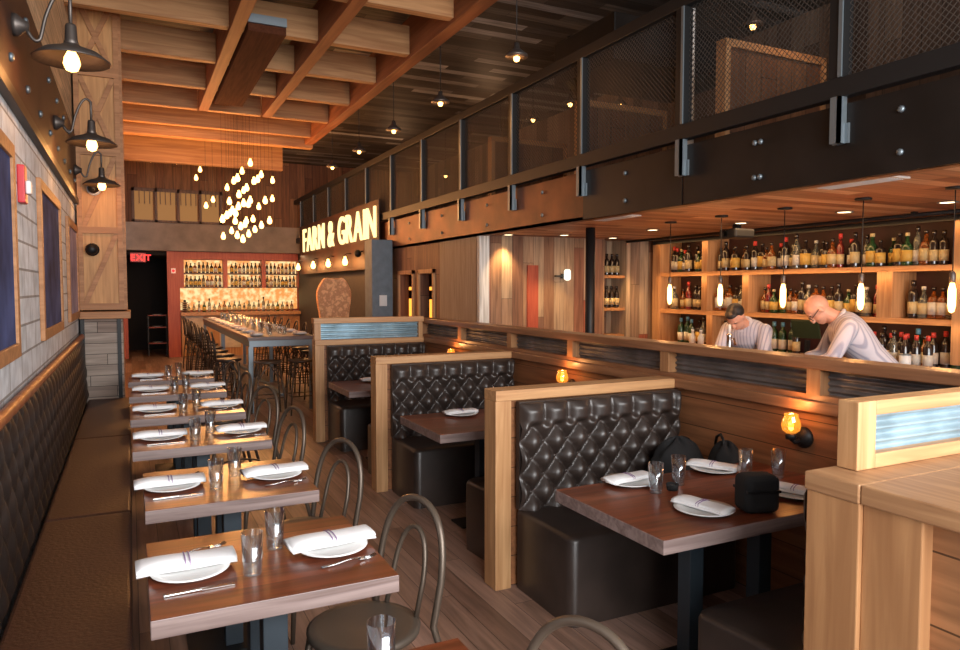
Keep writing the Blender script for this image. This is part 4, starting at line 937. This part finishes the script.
# ------------------------------------------------------------------ bartenders
def cap_(mb, pts, rs, n=12, sy=1):
    for p, r in zip(pts, rs): mb.ball(p, r, 12, sc=(1, 1, 1))
    mb.tube(pts, rs, n)
def rot(p, piv, ang):   # rotate about y axis (lean towards +x)
    x, y, z = p[0] - piv[0], p[1], p[2] - piv[2]
    return (piv[0] + x * math.cos(ang) + z * math.sin(ang), y, piv[2] - x * math.sin(ang) + z * math.cos(ang))
def remesh(o, v, sm=4):
    r = o.modifiers.new('remesh', 'REMESH'); r.mode = 'VOXEL'; r.voxel_size = v; r.use_smooth_shade = True
    s = o.modifiers.new('smooth', 'SMOOTH'); s.factor = .6; s.iterations = sm
def person(label, loc, heading, lean, nod, skin, bald, glasses, height=1.0):
    """faces +x locally; leans over the bar"""
    t = thing('person', label, 'person', loc, heading); t.scale = (height,) * 3
    piv = (0, 0, .95)
    R = lambda p: rot(p, piv, lean)
    body = MB()
    # legs and feet
    for s in (-1, 1):
        cap_(body, [(0, s * .09, .93), (.02, s * .1, .5), (-.02, s * .1, .09)], [.095, .062, .045])
        cap_(body, [(-.04, s * .1, .05), (.13, s * .11, .04)], [.05, .04])
    # torso as stacked ellipses
    prof = [(.0, .9, .12, .165), (.0, 1.0, .115, .16), (.0, 1.12, .11, .155), (.0, 1.25, .13, .185), (.0, 1.36, .135, .21), (-.01, 1.44, .105, .18), (-.02, 1.49, .06, .09)]
    def torso(mb, g=0, z_lo=0):
        n = 20; vs = []
        for cx, z, rx, ry in prof:
            for j in range(n):
                a = 2 * PI * j / n; vs.append(R((cx + (rx + g) * math.cos(a), (ry + g) * math.sin(a), z)))
        k = len(prof)
        mb.add(vs, [(i * n + j, i * n + (j + 1) % n, (i + 1) * n + (j + 1) % n, (i + 1) * n + j) for i in range(k - 1) for j in range(n)] + [tuple(range(n))[::-1], tuple((k - 1) * n + j for j in range(n))], 0, True)
    torso(body)
    neck0 = Vector(R((-.01, 0, 1.47)));
    hd = lean + nod
    up = Vector((math.sin(hd), 0, math.cos(hd))); fw = Vector((math.cos(hd), 0, -math.sin(hd)))
    hc = neck0 + Vector((math.sin(lean + .2), 0, math.cos(lean + .2))) * .055 + up * .11 + fw * .02
    cap_(body, [neck0, hc - up * .05], [.066, .06])
    def H(f, l, u): p = hc + fw * f + up * u; return (p.x, p.y + l, p.z)
    def ell(mb, c, r, n=16):
        vs = []; k = 10
        for i in range(k + 1):
            for j in range(n):
                th = PI * (i + .01) / (k + .02); a = 2 * PI * j / n
                vs.append(H(c[0] + r[0] * math.sin(th) * math.cos(a), c[1] + r[1] * math.sin(th) * math.sin(a), c[2] - r[2] * math.cos(th)))
        mb.add(vs, [(i * n + j, i * n + (j + 1) % n, (i + 1) * n + (j + 1) % n, (i + 1) * n + j) for i in range(k) for j in range(n)] + [tuple(range(n))[::-1], tuple(k * n + j for j in range(n))], 0, True)
    ell(body, (-.01, 0, .025), (.098, .078, .092)); ell(body, (.02, 0, -.045), (.07, .058, .07)); ell(body, (.06, 0, -.085), (.028, .03, .022))
    ell(body, (.095, 0, -.015), (.02, .013, .028)); ell(body, (.102, 0, -.03), (.017, .018, .012))
    ell(body, (.082, 0, -.062), (.014, .026, .006)); ell(body, (.08, 0, -.071), (.014, .022, .006)); ell(body, (.078, 0, .028), (.018, .05, .009))
    for s in (-1, 1): ell(body, (-.005, s * .078, -.01), (.018, .009, .03))
    # arms
    hands = []
    arms = []
    for s in (-1, 1):
        sh = Vector(R((-.01, s * .19, 1.4))); el = sh + Vector((.12, s * .05, -.25)); wr = el + Vector((.21, -s * .07, -.06))
        arms.append((sh, el, wr)); cap_(body, [sh, (sh + el) / 2, el], [.058, .05, .042]); cap_(body, [el, (el + wr) / 2, wr], [.042, .037, .026])
        d = (wr - el).normalized(); side = Vector((0, s, 0)); pc = wr + d * .05
        body.ball(pc, .042, 12, sc=(1.05, .9, .45)); cap_(body, [wr, pc], [.026, .028])
        for q, ln in enumerate((.062, .072, .066, .052)):
            b = pc + d * .03 + side * ((q - 1.5) * .019); b2 = b + d * ln * .5; b3 = b2 + (d * .4 + Vector((0, 0, -.8))) * ln * .5
            cap_(body, [b, b2, b3], [.0095, .009, .0078], 8)
        b = wr + d * .02 - side * .022; cap_(body, [b, b + d * .03 - side * .025, b + d * .055 - side * .028 + Vector((0, 0, -.012))], [.012, .0105, .009], 8)
    bo = body.build('body', skin, t); remesh(bo, .0062, 3)
    sh_ = MB(); torso(sh_, .014)
    for (s0, e0, w0) in arms:
        cap_(sh_, [s0, (s0 + e0) / 2, e0], [.074, .066, .055]); cap_(sh_, [e0, e0 + (w0 - e0) * .5], [.055, .05])
    so = sh_.build('shirt', 'shirt', t); remesh(so, .012, 5)
    co = MB(); ring = []
    for j in range(20):
        a = 2 * PI * j / 20; p = neck0 + Vector(R((0, 0, 1))) * 0; v = Vector((.075 * math.cos(a) + .01, .075 * math.sin(a), .0 - .02 * math.cos(a)))
        ring.append((neck0.x + v.x * math.cos(lean) + v.z * math.sin(lean), v.y, neck0.z - v.x * math.sin(lean) + v.z * math.cos(lean) + .012))
    co.tube(ring, .016, 8, closed=True, sy=1.3); co.build('collar', 'shirtc', t)
    tr = MB()
    for s in (-1, 1): cap_(tr, [(0, s * .09, .93), (.02, s * .1, .5), (-.02, s * .1, .1)], [.108, .078, .07])
    tr.lathe([(.12, .86), (.135, .92), (.13, 1.0)], n=20, sy=1.3)
    to = tr.build('trousers', 'trousers', t); remesh(to, .014, 3)
    if not bald:
        hm = MB(); ell(hm, (-.03, 0, .048), (.09, .084, .082)); ell(hm, (.03, 0, .092), (.058, .062, .03)); ho = hm.build('hair', 'hair', t); remesh(ho, .009, 2)
    if glasses:
        gm = MB()
        for s in (-1, 1):
            c = (.097, s * .033, .0); gm.tube([H(c[0], c[1] + .024 * math.cos(2 * PI * q / 14), c[2] + .017 * math.sin(2 * PI * q / 14)) for q in range(14)], .0025, 6, closed=True)
            gm.tube([H(.09, s * .057, .004), H(.0, s * .086, .008)], .0025, 6)
        gm.tube([H(.1, -.01, .003), H(.1, .01, .003)], .0025, 6); gm.build('glasses', 'blk', t)
    em = MB()
    for s in (-1, 1): em.tube([H(.088, s * .018, .022), H(.09, s * .035, .027), H(.078, s * .05, .022)], .004, 6)
    em.build('eyebrows', 'hair', t)
    return t
person('bald bartender with glasses in a pale striped shirt, bending over the bar', (5.66, 3.84, 0), PI - .75, .7, .3, 'skin2', True, True, 1.06)
person('dark-haired bartender in a pale striped shirt, head bowed over the bar', (5.66, 5.12, 0), PI + .25, .74, .2, 'skin', False, False, 1.0)
